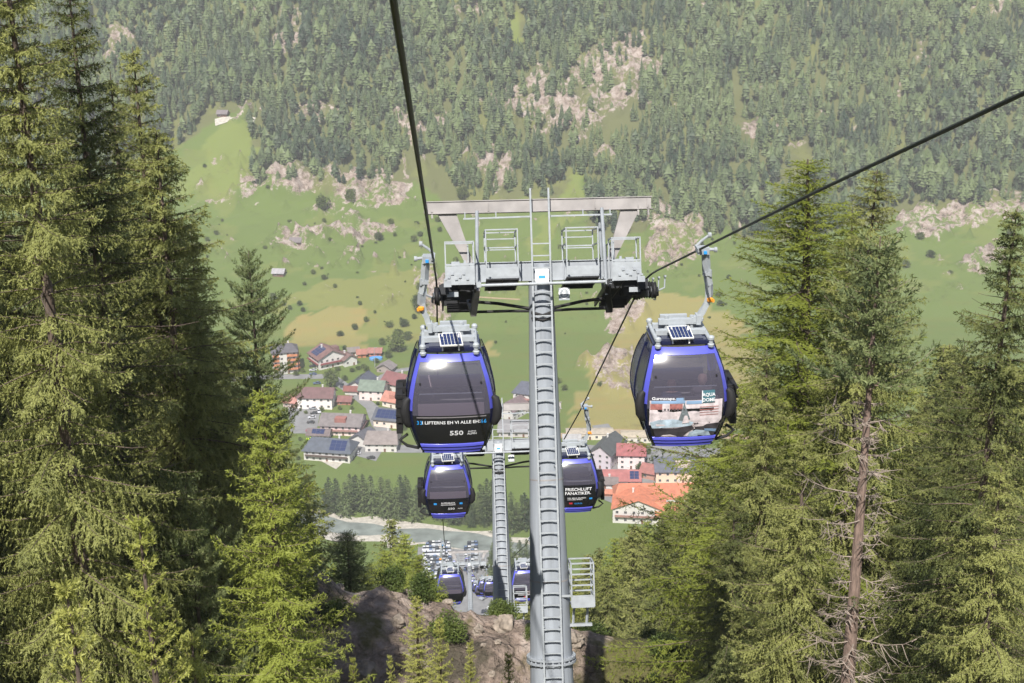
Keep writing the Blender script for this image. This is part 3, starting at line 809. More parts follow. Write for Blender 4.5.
    for s in (-1, 1):
        # inner platform
        ip = MB(); x0, x1 = sorted((s*.66, s*1.52))
        basket(ip, x0, x1, -.95, .45, .22, 1.48, 3, open_front=True)
        for z in (.75, 1.05): ip.bar((x0, .45, z+.25), (x1, .45, z+.25), .03)
        ip.box(((x0+x1)/2, -.95, .33), (x1-x0, .03, .24))
        ip.build('inner_railing', M['galv_light'], root)
        g = MB(); grating(g, x0, x1, -.95, 1.2, .14, .10); g.box(((x0+x1)/2, .3, .05), (x1-x0-.1, .1, .10)); g.v = [(a_, b_, c_-.12*(b_+.9)) for a_, b_, c_ in g.v]; g.build('inner_walkway', M['blacksteel'], root)  # shade of the grating's underside is put into its black colour
        # outer platform along the wheels
        op = MB(); x0, x1 = sorted((s*1.86, s*2.62))
        basket(op, x0, x1, -1.25, -.45, .0, 1.16, 1)
        op.box(((x0+x1)/2, -1.25, .26), (x1-x0, .03, .50)); op.bar((x0, -1.25, .55), (x1, -1.25, .55), .05)
        for y in (-.4, .5, 1.4): op.bar((s*2.0, y, 0), (s*2.0, y, 1.1), .035)
        for z in (.55, 1.1): op.bar((s*2.0, -.45, z), (s*2.0, 2.1, z), .035)
        op.build('outer_railing', M['galv_light'], root)
        dv = MB()
        for k in range(7):
            dv.box((s*(2.04+.1*k), -1.275, .16+.08*((k*5) % 3)), (.07, .05, .05+.03*(k % 3)))
        dv.box((s*2.35, -1.0, .58), (.22, .2, .12)); dv.box((s*2.1, -1.1, .60), (.06, .06, .14))
        dv.build('control_gear', M['galv'], root)
        shear = lambda mb: setattr(mb, 'v', [(a_, b_, c_-.15*(b_+.4)) for a_, b_, c_ in mb.v])
        og = MB(); grating(og, x0-.1, x1, -1.2, 2.4, -.08, .115, .035)
        for x in (x0-.12, x1+.02): og.box((x, .6, -.15), (.05, 3.6, .16))
        for y in (1.9, 2.4): og.box(((x0+x1)/2, y, -.20), (x1-x0, .05, .18))
        shear(og); og.build('outer_walkway', M['blacksteel'], root)  # black here too, painted-in shade of the walkway seen from below
        # roller battery: equaliser beams with wheels under the rope
        bt = MB(); xr = s*2.88
        for dx in (-.13, .13): bt.box((xr+dx, .1, -.36), (.03, 3.6, .16))
        for k in range(4):
            y = -1.5+1.05*k
            for dx in (-.09, .09): bt.box((xr+dx, y+.0, -.26), (.025, .78, .12))
        bt.box((xr-s*.35, -.3, -.26), (.55, .20, .24)); bt.box((xr-s*.35, .7, -.26), (.55, .20, .24)); bt.box((xr-s*.2, -1.15, -.10), (.26, .24, .26))
        bt.build('roller_beam', M['blacksteel'], root)
        for k in range(8):
            y = -1.76+.52*k
            wz_ = -.235-.018*abs(y)**1.6
            w = MB(); w.lathe((xr, y, wz_), [(.08, -.065), (.215, -.06), (.235, -.045), (.205, -.02), (.205, .02), (.235, .045), (.215, .06), (.08, .065)], 20, 'x')
            wo = w.build('wheel', M['rubber'], root, True)
            hb = MB(); hb.lathe((xr, y, wz_), [(.05, -.09), (.09, -.085), (.09, .085), (.05, .09)], 12, 'x'); hb.build('hub', M['galv_light'], wo)
        # catcher shields outside
        cs = MB()
        for y in (-1.7, -.6, .5, 1.6): cs.tube([(xr+s*.12, y, -.30), (xr+s*.30, y, -.22), (xr+s*.32, y, .06)], .022, 6); cs.box((xr+s*.32, y, .08), (.05, .18, .05))
        cs.box((xr-s*.30, -1.55, .03), (.20, .14, .16))
        cs.build('rope_catcher', M['galv'], root)
        ss = MB(); ss.box((s*2.45, -1.18, -.24), (.30, .03, .13)); ss.build('name_plate', M['galv_light'], root)
        # supporting hoses to the column
        hs = MB(); hs.tube([(s*2.0, .5, -.42), (s*1.2, .35, -.50), (s*.25, .1, -.68)], .045, 8); hs.tube([(s*1.9, .5, -.72), (s*.9, .35, -.72), (s*.25, .12, -.74)], .04, 8)
        for k in range(2): hs.tube([(s*.30, -.3, -.76-.16*k), (s*.0, -.40, -.86-.14*k), (-s*.30, -.3, -.80-.14*k)], .03, 8)
        hs.build('cable_hose', M['rubber'], root, True)
        dg_ = MB(); dg_.bar((s*1.9, 0, -.8), (s*1.78, -.6, -.1), .16, .14); dg_.bar((s*1.9, .6, -.8), (s*2.0, 1.4, -.4), .10, .1)
        dg_.build('strut', M['beam' if s < 0 else 'blacksteel'], root)
    # round emblem sign beside the column
    sg = MB(); sg.box((.60, -.52, -.30), (.30, .02, .34)); sg.build('sign_board', M['galv'], root)
    ring = MB(); ring.lathe((.60, -.535, -.28), [(.155, -.005), (.155, .005)], 24, 'y')
    dsk = ring.build('round_sign', M['whiteprint'], root)
    r2 = MB(); r2.lathe((.60, -.545, -.28), [(.12, -.003), (.12, .003)], 24, 'y'); r2.build('sign_field', M['galv'], dsk)
    r3 = MB(); r3.box((.60, -.553, -.25), (.05, .006, .12)); r3.box((.60, -.553, -.35), (.12, .006, .03)); r3.box((.57, -.553, -.30), (.03, .006, .10)); r3.build('sign_symbol', M['white'], dsk)
    nb = MB(); nb.box((0, -.62, .22), (.36, .02, .36)); nbo = nb.build('number_plate', M['white'], root)
    n2 = MB(); n2.box((0, -.634, .18), (.18, .006, .08)); n2.build('plate_mark', M['blueprint'], nbo)
    # rescue basket low on the column
    z0 = low_basket; rr = r_top-taper*z0
    lb = MB(); basket(lb, rr+.02, rr+.64, -.55, .25, z0, z0+1.20, 4, .04)
    lb.box((rr+.33, -.55, z0+.13), (.62, .03, .30)); lb.box((rr+.33, -.15, z0), (.62, .8, .04))
    for x in (.12, .5): lb.bar((rr+x, -.15, z0), (rr+x-.05, -.1, z0-.55), .05)
    lb.box((rr+.1, -.12, z0-.58), (1.0, .14, .07)); lb.box((rr-.25, -.45, z0+.3), (.6, .06, .06))
    lb.build('rescue_platform', M['galv_light'], root)
    # foot
    ft = MB(); rf_ = r_top+taper*legs
    ft.lathe((0, 0, -legs), [(rf_+.35, -1.5), (rf_+.35, 0), (rf_+.28, .02), (rf_+.28, .08)], 28); ft.build('base', M['galv'], root)
    return root
tower(37.3, -11.2, R_(18), 20.5, .335, .0245, 'tall grey steel pylon with ladder and wide top beam in the foreground')
tower(62.4, -27.15, R_(24), 12.5, .30, .0245, 'second pylon, just left of the near one and rising behind the rocks', low_basket=-7.6)
tower(200, -106.4, R_(25), 27, .30, .018, 'distant thin pylon standing over the valley car park')
# ------------------------------------------------------------------ village
WALL = {}
def wallmat(c):
    k = 'wall_%02x%02x%02x' % tuple(int(v*255) for v in c)
    if k not in WALL: WALL[k] = mat('plaster', c, .85, noise=(.4, .08))
    return WALL[k]
def roofmat(c):
    k = ('r', c)
    if k not in WALL:
        m = mat('roof_tiles', tuple(.82*(v*.85+.15*(sum(c)/3)) for v in c), .8, noise=(.5, .2)); nt = m.node_tree; b = nt.nodes['Principled BSDF']
        tc = nt.nodes.new('ShaderNodeTexCoord'); w = nt.nodes.new('ShaderNodeTexWave'); w.inputs['Scale'].default_value = 1.6; w.bands_direction = 'X'
        nt.links.new(tc.outputs['Object'], w.inputs['Vector']); bp = nt.nodes.new('ShaderNodeBump'); bp.inputs['Strength'].default_value = .5; bp.inputs['Distance'].default_value = .1
        nt.links.new(w.outputs['Fac'], bp.inputs['Height']); nt.links.new(bp.outputs[0], b.inputs['Normal']); WALL[k] = m
    return WALL[k]
for _k in ('x',): pass
M['winframe'] = mat('window_frame_paint', (.55, .50, .46), .6)
M['winglass'] = mat('window_glass', (.035, .045, .06), .12)
M['wood'] = mat('brown_timber', (.16, .075, .045), .8, noise=(1., .3))
WHITE, CREAM, PINK, LILAC = (.60, .58, .56), (.58, .53, .46), (.58, .46, .44), (.52, .47, .52)
BROWN, DKBROWN, SLATE, RED, ORNG, GREEN, GREYR, DARK = (.22, .125, .11), (.16, .10, .09), (.10, .115, .15), (.33, .075, .07), (.56, .16, .09), (.20, .26, .20), (.25, .215, .20), (.065, .075, .095)
wf = MB(); 
for q in ((0, .62, 1.25, .1), (0, -.62, 1.25, .1)): wf.box((q[0], 0, q[1]), (q[2], .10, q[3]))
for q in (-.62, .62, 0): wf.box((q, 0, 0), (.09 if q else .05, .10, 1.2))
WFRAME = wf.mesh('window', M['winframe'])
wp = MB(); wp.box((0, .0, 0), (1.16, .05, 1.16)); WPANE = wp.mesh('pane', M['winglass'])
bd = MB(); bd.box((0, 0, 1.0), (1.0, .06, 2.0)); DOORM = bd.mesh('door', M['wood'])
def house(px, py, w, d, h, rh, yaw, wc, rc, label, cat='house', storeys=2, bal=None, ridge='x', hip=0., chim=1, solar=None, name='house', over=.9, group=None, wins=True, dorm=None):
    p = ground_at(px, py)
    root = empty(name, (p.x, p.y, p.z-.3), (0, 0, R_(yaw)))
    tag(root, label, cat, group)
    L_, D_ = (w, d) if ridge == 'x' else (d, w)    # L_ along the ridge
    rotz = Matrix.Identity(3) if ridge == 'x' else Matrix.Rotation(math.pi/2, 3, 'Z')
    cen = Vector((0, d/2, 0))
    T = lambda x, y, z: rotz@Vector((x, y, z))+cen
    hp = hip*L_/2
    wl = MB()
    a = [T(-L_/2, -D_/2, 0), T(L_/2, -D_/2, 0), T(L_/2, D_/2, 0), T(-L_/2, D_/2, 0)]
    b = [v+Vector((0, 0, h)) for v in a]
    k = 1-(over*0)/D_
    g0, g1_ = T(-L_/2, 0, h+(rh*.97 if hip == 0 else .1)), T(L_/2, 0, h+(rh*.97 if hip == 0 else .1))
    wl.add(a+b+[g0, g1_], [(0, 1, 5, 4), (1, 2, 6, 9, 5), (2, 3, 7, 6), (3, 0, 4, 8, 7)])
    wl.build('wall', wallmat(wc), root)
    r = MB(); ov = over; t = .28
    sl = rh/(D_/2)
    e = [(-L_/2-ov, -D_/2-ov), (L_/2+ov, -D_/2-ov), (L_/2+ov, D_/2+ov), (-L_/2-ov, D_/2+ov)]
    ze = h-sl*ov+.05
    top = [T(x, y, ze+t) for x, y in e]+[T(-L_/2-ov+hp, 0, h+rh+t), T(L_/2+ov-hp, 0, h+rh+t)]
    bot = [T(x, y, ze) for x, y in e]+[T(-L_/2-ov+hp, 0, h+rh), T(L_/2+ov-hp, 0, h+rh)]
    fs = [(0, 1, 5, 4), (2, 3, 4, 5)]
    fsb = [(6+4, 6+5, 6+1, 6+0), (6+5, 6+4, 6+3, 6+2)]
    if hip: fs += [(1, 2, 5), (3, 0, 4)]; fsb += [(6+5, 6+2, 6+1), (6+4, 6+0, 6+3)]
    r.add(top+bot, fs+fsb+[(0, 6, 7, 1), (1, 7, 8, 2), (2, 8, 9, 3), (3, 9, 6, 0)] if hip else fs+fsb+[(0, 6, 7, 1), (2, 8, 9, 3), (1, 7, 11, 5), (5, 11, 8, 2), (3, 9, 10, 4), (4, 10, 6, 0)])
    ro = r.build('roof', roofmat(rc), root)
    for q in range(chim):
        c = MB(); cp = T(L_*(.18-.36*q), D_*.12, h+rh); c.box(cp+Vector((0, 0, .1)), (.8, .8, 2.0)); c.box(cp+Vector((0, 0, 1.15)), (1.0, 1.0, .12))
        c.build('chimney', wallmat(WHITE), ro)
    if solar:
        sp = MB(); s0, s1, side = solar
        y0, y1 = -D_/2*.92, -D_/2*.15
        if side > 0: y0, y1 = D_/2*.15, D_/2*.92
        zz = lambda y: h+rh*(1-abs(y)/(D_/2))+t+.10
        nn = max(1, int((s1-s0)*L_/2.2))
        for i in range(nn):
            for j in range(3):
                xa = L_*(s0-.5)+(s1-s0)*L_*i/nn; xb = xa+(s1-s0)*L_/nn*.94
                ya = y0+(y1-y0)*j/3; yb = y0+(y1-y0)*(j+.94)/3
                vs = [T(xa, ya, zz(ya)), T(xb, ya, zz(ya)), T(xb, yb, zz(yb)), T(xa, yb, zz(yb))]
                sp.add(vs, [(0, 1, 2, 3)])
        sp.build('solar_panel', M['solar'], ro)
    if dorm:
        dm = MB(); dm.box(T(0, -D_*.28, h+rh*.62), (L_*.28, D_*.25, rh*.62) if ridge == 'x' else (D_*.25, L_*.28, rh*.62))
        dm.build('dormer', roofmat(dorm), ro)
    # windows on every side
    if wins:
        sh = h/storeys
        for (ax, length, off) in (('f', w, 0), ('b', w, d), ('l', d, -w/2), ('r', d, w/2)):
            n = max(1, int(length/3.4))
            for fl in range(storeys):
                for i in range(n):
                    q = (i+.5)/n-.5
                    z = sh*(fl+.55)
                    if ax in 'fb': loc = (q*length, off+(-.06 if ax == 'f' else .06), z); rz = 0
                    else: loc = (off+(-.06 if ax == 'l' else .06), d/2+q*length, z); rz = math.pi/2
                    if ax == 'b' and fl == 0: continue
                    if ax == 'f' and fl == 0 and i == n//2:
                        o = link('door', DOORM, root); o.location = (q*length, -.05, .1); continue
                    f = link('window', WFRAME, root); f.location = loc; f.rotation_euler = (0, 0, rz)
                    link('pane', WPANE, f)
    if bal:
        bc, floors, sides = bal
        for fl in floors:
            z = h/storeys*fl+.15
            for sd in sides:
                m = MB()
                if sd == 'f': m.box((0, -.65, z), (w*.92, 1.3, .14)); m.box((0, -1.28, z+.55), (w*.92, .07, .95))
                if sd == 'p': m.box((w*.30, -.65, z), (w*.42, 1.3, .14)); m.box((w*.30, -1.28, z+.75), (w*.42, .07, 1.3))
                if sd == 'q': m.box((-w*.36, -.65, z), (w*.26, 1.3, .14)); m.box((-w*.36, -1.28, z+.75), (w*.26, .07, 1.3))
                if sd == 'r': m.box((w/2+.65, d/2, z), (1.3, d*.9, .14)); m.box((w/2+1.28, d/2, z+.55), (.07, d*.9, .95))
                if sd == 'l': m.box((-w/2-.65, d/2, z), (1.3, d*.9, .14)); m.box((-w/2-1.28, d/2, z+.55), (.07, d*.9, .95))
                m.build('balcony', roofmat(bc), root)
    return root
PINKB = (.50, .24, .22)
house(286, 374, 14, 12, 13.5, 3.0, 8, WHITE, (.13, .12, .14), 'tall white hotel block with orange balconies at the upper left of the village', 'hotel', 5, ((.75, .26, .10), (1, 2, 3, 4), 'pqr'), hip=.5, chim=1, name='hotel')
house(333, 368, 17, 15, 6.5, 4.2, 28, WHITE, (.24, .12, .11), 'large white chalet with brown gable roof and dark solar panels below the yellow field', 'chalet', 2, ((.36, .06, .07), (1,), 'fl'), ridge='y', solar=(.35, .9, 1), name='chalet', dorm=(.24, .12, .11))
house(351, 366, 8, 9, 4.5, 2.5, 28, WHITE, (.22, .12, .11), 'small white annex with brown roof beside the large chalet', 'house', 1, None, 'y', solar=(.2, .7, -1))
house(315, 410, 19, 11, 7.2, 3.6, -8, (.78, .72, .70), (.20, .10, .10), 'long white house with two rows of windows and maroon roof above the car park', 'house', 2)
house(290, 408, 8, 8, 3.5, 2.5, -20, PINK, (.58, .25, .20), 'small pink-roofed house half behind the left fir trees', 'house', 1)
house(356, 394, 10, 17, 4.5, 3.0, -22, WHITE, (.085, .10, .14), 'long shed with a blue-grey ribbed roof left of the green-roofed house', 'shed', 1, None, 'y', solar=(.05, .95, 1), chim=0)
house(371, 401, 13, 12, 6.5, 3.5, -12, (.76, .62, .60), GREEN, 'pale pink house with green metal roof in the middle of the village', 'house', 2, None, 'x')
house(351, 395, 7, 3, 3.2, 1.6, -12, WHITE, (.28, .09, .075), 'low red-roofed lean-to in front of the ribbed shed', 'shed', 1, chim=0, wins=False)
house(391, 392, 13, 13, 5.0, 4.2, -35, WHITE, (.27, .09, .09), 'white house with wide crimson roof behind the nearest left cabin', 'house', 2, None, 'x')
house(384, 373, 9, 7, 3.0, 2.6, -20, (.32, .27, .25), (.27, .23, .23), 'grey timber hut with grey gable roof beside the crimson-roofed house', 'hut', 1, chim=0, ridge='y')
house(354, 357, 6, 5, 3.4, 1.6, 10, WHITE, GREYR, 'small white outbuilding below the rocky slope beside an orange shed', 'shed', 1, chim=0)
house(362, 358, 5, 5, 3.0, 1.8, 5, (.55, .20, .10), (.45, .17, .12), 'small orange timber shed between white outbuilding and red hut', 'shed', 1, chim=0)
house(375, 357, 7, 5, 3.0, 1.8, -5, (.48, .15, .10), (.42, .17, .14), 'red timber hut directly behind the blue pool', 'hut', 1, chim=0)
house(391, 408, 11, 10, 4.2, 3.4, -30, (.72, .64, .56), (.58, .22, .15), 'house with bright orange tiled roof beside the nearest left cabin', 'house', 1, dorm=(.58, .22, .15))
house(388, 428, 16, 14, 4.8, 3.6, -18, (.74, .62, .54), (.11, .12, .15), 'cream house with dark ribbed roof just left of the nearest left cabin', 'house', 1, None, 'x', solar=(.05, .95, -1), chim=0)
house(344, 405, 7, 6, 2.6, 1.8, -8, (.42, .17, .13), (.30, .12, .11), 'small garden cabin with red roof on the lawn between the larger houses', 'shed', 1, chim=0)
house(340, 436, 21, 16, 5.8, 3.6, -10, (.74, .60, .58), (.235, .20, .20), 'big pink-fronted guesthouse with long balconies and broad brown roof', 'guesthouse', 2, (PINKB, (1,), 'fr'), dorm=(.42, .15, .12), name='guesthouse')
house(318, 440, 11, 7, 3.2, 2.0, -10, (.62, .55, .54), (.20, .15, .15), 'low garage with a solar-panelled roof beside the yellow-green car', 'garage', 1, None, 'x', solar=(.2, .8, -1), chim=0, name='garage')
house(327, 462, 24, 14, 5.8, 4.2, -14, WHITE, (.105, .125, .165), 'large white house with blue-grey hipped roof at the lower edge of the village', 'house', 2, ((.14, .09, .08), (1,), 'f'), hip=.25, solar=(.55, .9, -1), chim=1)
house(359, 447, 11, 11, 3.6, 3.2, -28, WHITE, (.12, .12, .15), 'small white garage house with dark slate gable roof', 'house', 1, None, 'y', chim=0, wins=False)
house(381, 453, 16, 13, 5.0, 4.0, -6, WHITE, (.29, .24, .225), 'white house with pale brown-grey roof at the edge of the green meadow', 'house', 2, None, 'x', hip=.15)
house(506, 420, 9, 14, 6.0, 4.0, -40, WHITE, (.22, .15, .16), 'white gabled house with brown roof between the near cabin and the pylon', 'house', 2, None, 'y')
house(530, 412, 19, 14, 10.5, 4.0, -22, WHITE, (.11, .12, .17), 'tall white guesthouse with dark blue roof partly behind the near pylon', 'guesthouse', 3, (PINKB, (1, 2), 'f'), 'x', hip=.35, name='guesthouse')
house(520, 438, 22, 16, 3.2, 1.2, -6, (.50, .46, .46), (.33, .32, .33), 'low grey hall with nearly flat roof behind the pylon', 'hall', 1, None, 'x', chim=0, name='hall')
house(476, 440, 12, 10, 4.0, 3.0, -10, CREAM, (.26, .16, .15), 'low cream house with brown roof just right of the nearest left cabin', 'house', 1)
# right part, along the road
house(600, 470, 11, 20, 8.5, 4.0, -28, LILAC, (.08, .09, .095), 'lilac-white house with dark gable roof right of the second right-hand cabin', 'house', 3, None, 'y', solar=None)
house(590, 441, 24, 8, 3.4, .8, -3, (.66, .60, .50), (.52, .44, .34), 'long beige depot building with flat roof beside the dirt track', 'depot', 1, None, 'x', chim=0, name='depot', over=.3)
house(655, 444, 34, 9, 3.4, .8, -3, (.62, .58, .50), (.55, .46, .33), 'second longer beige depot building just under the near right cabin', 'depot', 1, None, 'x', chim=0, name='depot', over=.3)
house(572, 447, 8, 7, 3.6, 1.4, -3, WHITE, (.45, .44, .44), 'small white flat-roofed kiosk beside the depot building', 'kiosk', 1, None, 'x', chim=0, name='kiosk')
house(631, 470, 13, 12, 8.0, 3.4, -8, (.76, .64, .64), (.42, .11, .11), 'white house with raspberry-red roof directly under the near right cabin', 'house', 3, None, 'x')
house(622, 487, 17, 11, 3.6, 3.0, -6, WHITE, (.46, .14, .13), 'low white building with flat red roof left of the big orange-roofed hotel', 'house', 1, None, 'x', solar=(.72, .98, -1))
house(650, 480, 10, 9, 4.0, 2.6, -30, (.45, .24, .19), (.40, .14, .12), 'brown timber house with red roof behind the orange-roofed hotel', 'house', 1)
house(605, 489, 11, 7, 3.0, 1.8, -8, WHITE, (.24, .19, .18), 'small white cottage with brown roof at the meadow corner', 'cottage', 1, None, 'x', name='cottage')
house(602, 497, 9, 3, 2.2, .9, -8, (.62, .25, .16), (.66, .22, .12), 'narrow orange awning roof in front of the small cottage', 'shelter', 1, None, 'x', chim=0, wins=False, name='shelter')
house(683, 484, 26, 17, 6.5, 3.8, -4, (.80, .56, .42), (.13, .14, .19), 'peach-coloured house with wide slate-blue roof beside the large fir trees', 'house', 2, None, 'x', dorm=(.7, .55, .50))
hr = house(663, 512, 44, 13, 7.0, 4.4, -4, WHITE, (.66, .19, .085), 'long rear wing of the hotel with bright orange-red tiled roof', 'hotel', 2, None, 'x', hip=.12, name='hotel', chim=1)
house(638, 525, 23, 15, 7.5, 4.6, -10, WHITE, (.72, .20, .08), 'front wing of the hotel with bright orange-red gable roof and white facade', 'hotel', 2, ((.45, .22, .18), (1,), 'f'), 'y', name='hotel', chim=1)
house(672, 527, 14, 10, 6.0, 3.4, -4, WHITE, (.70, .21, .09), 'low orange-roofed extension at the right of the front hotel wing', 'hotel', 2, None, 'x', name='hotel')
house(683, 516, 20, 9, 5.0, 1.8, -4, (.62, .60, .58), (.50, .49, .47), 'grey-white conservatory block in the courtyard of the orange-roofed hotel', 'conservatory', 1, None, 'x', chim=0, name='conservatory')
for px, py, lab in ((295, 246, 'weathered brown hay hut on the meadow beside the upper rock band'), (278, 277, 'brown hay hut with pale roof lower on the green meadow'), (222, 118, 'dark barn beside the track at the forest edge')):
    house(px, py, 7, 5.5, 3.0, 2.0, -10, (.17, .10, .085), (.24, .20, .21) if px != 278 else (.42, .40, .42), lab, 'hut', 1, chim=0, name='hut')
# pool and terrace furniture
p = ground_at(376, 360); pl = MB(); pl.lathe((0, 0, 0), [(3.4, 0), (3.4, 1.2), (3.2, 1.2), (3.2, 1.0)], 24)
po = pl.build('garden_pool', mat('pool_wall', (.12, .30, .62), .4)); po.location = p; po.scale = (1.15, .8, 1)
tag(po, 'round blue garden pool in front of the red hut', 'pool')
w_ = MB(); w_.lathe((0, 0, 0), [(3.15, 1.02), (3.15, 1.06)], 24); w_.build('pool_water', mat('pool_water', (.10, .36, .75), .1), po)

# parked cars
PAINT = objcol('car_paint'); CARGL = mat('car_glass', (.02, .025, .03), .08)
def car_meshes():
    b = MB()
    prof = [(-2.15, .35), (-2.18, .72), (-2.0, .88), (-1.1, .96), (1.45, 1.0), (2.1, .9), (2.15, .5), (2.1, .32)]
    w = .88
    n = len(prof); vs = [(x, s*w*(1 if 0 < i < n-1 else .94), z) for s in (-1, 1) for i, (x, z) in enumerate(prof)]
    b.add(vs, [tuple(range(n)), tuple(range(2*n-1, n-1, -1))]+[(i, i+n, (i+1) % n+n, (i+1) % n) for i in range(n)])
    r = [(-.75, .95), (-.15, 1.42), (1.15, 1.45), (1.75, .98)]
    g = MB(); vs = [(x, s*(.80 if i in (0, 3) else .62), z) for s in (-1, 1) for i, (x, z) in enumerate(r)]
    g.add(vs, [(0, 1, 2, 3), (7, 6, 5, 4)]+[(i, i+4, (i+1) % 4+4, (i+1) % 4) for i in range(4)])
    b.add([(-.15, -.60, 1.43), (1.15, -.60, 1.46), (1.15, .60, 1.46), (-.15, .60, 1.43), (-.1, -.58, 1.48), (1.1, -.58, 1.50), (1.1, .58, 1.50), (-.1, .58, 1.48)], [(4, 5, 6, 7), (0, 1, 5, 4), (1, 2, 6, 5), (2, 3, 7, 6), (3, 0, 4, 7)])
    t = MB(); t.lathe((0, 0, 0), [(.18, -.11), (.33, -.10), (.33, .10), (.18, .11)], 14, 'y')
    return b.mesh('body', PAINT), g.mesh('window_band', CARGL), t.mesh('wheel', M['rubber'])
CB, CG, CW = car_meshes()
def car(px, py, yaw, colr_, label, group=None, parts=True, z=.13):
    p = ground_at(px, py)
    root = empty('parked_car', (p.x, p.y, p.z+z), (0, 0, R_(yaw)))
    tag(root, label, 'car', group or 'parked cars')
    o = link('body', CB, root); o.color = (*colr_, 1)
    link('window_band', CG, root)
    for x in (-1.35, 1.35):
        for y in (-.82, .82):
            q = link('wheel', CW, root); q.location = (x, y, .33)
    return root
CC = [(.55, .56, .60), (.05, .055, .065), (.30, .32, .35), (.10, .15, .26), (.62, .62, .62), (.28, .03, .04)]
car(310.5, 441, 5, (.55, .80, .02), 'bright yellow-green car parked beside the solar-roofed garage')
car(310, 432, 0, (.38, .02, .09), 'dark pink car parked just above the yellow-green car')
for i, (px, py, c, l) in enumerate(((313, 410, 2, 'grey car at the top of the column of cars in the village car park'), (314, 414, 1, 'black car second from the top in the village car park'), (312, 419, 0, 'white car in the middle of the village car park'), (311, 424, 1, 'black car two above the dark pink one in the car park'),
        (319, 413, 0, 'white car on the right side of the village car park'), (313, 367, 1, 'black car uppermost beside the white hotel block'), (313, 371, 0, 'white car in the middle of three beside the hotel block'), (313, 375, 3, 'bluish car lowest of three beside the hotel block'),
        (317, 385, 3, 'blue car on the curve of the road above the maroon-roofed house'), (342, 387, 1, 'black car on the road beside the round green tree'), (371, 459, 1, 'black car at the end of the driveway by the green meadow'), (357, 455, 0, 'white car on the driveway by the slate-roofed garage house'),
        (352, 450, 0, 'white van-like car upper on the driveway'), (370, 378, 1, 'black car beside the grey timber hut'), (585, 478, 4, 'silver car on the road beside the lilac-white house'), (600, 481, 1, 'black car below the lilac-white house'),
        (640, 446, 2, 'grey car in front of the longer depot'), (612, 447, 0, 'white car between the two depots'))):
    car(px, py, (i*37) % 25-12 + (90 if i % 5 == 4 else 0), CC[c], l)
rg0 = random.Random(2)
for r in range(9):
    for k in range(9):
        px = 424+k*3.1+(r*.4); py = 546+r*4.6
        if (r*7+k*3) % 11 == 0: continue
        car(px+rg0.uniform(-.5, .5), py+rg0.uniform(-.8, .8), 88+rg0.uniform(-4, 4), CC[(r*5+k*3+k*r) % 5], 'car in the closely packed rows of the distant valley car park', 'cars in the valley car park', z=.12)
for r in range(7):
    for k in range(4):
        if (r+k*2) % 5 == 0: continue
        car(466+k*3.3, 546+r*4.2, 88, CC[(r*3+k) % 5], 'car in the closely packed rows of the distant valley car park', 'cars in the valley car park', z=.12)
for k, (px, py) in enumerate(((489, 590), (494, 596), (484, 600), (491, 608))):
    car(px, py, 30+10*k, CC[k % 3], ['white car highest on the access road right of the rock ridge', 'black car on the access road right of the rock ridge', 'grey car on the left of the access road by the ridge', 'white car lowest on the access road just above the ridge'][k])
# street lamps in the valley and mast by the crimson house
for px, py, hh, lab in ((505, 575, 11, 'slim grey street lamp beside the valley car park'), (375, 368, 12, 'slender pale mast behind the crimson-roofed house')):
    p = ground_at(px, py); m = MB(); m.tube([p, p+Vector((0, 0, hh))], [.18, .10], 8); 
    o = m.build('street_lamp', M['galv_light']); h2 = MB(); h2.box(p+Vector((.8, 0, hh)), (1.8, .25, .14)); h2.build('lamp_head', M['galv_light'], o)
    tag(o, lab, 'street lamp')

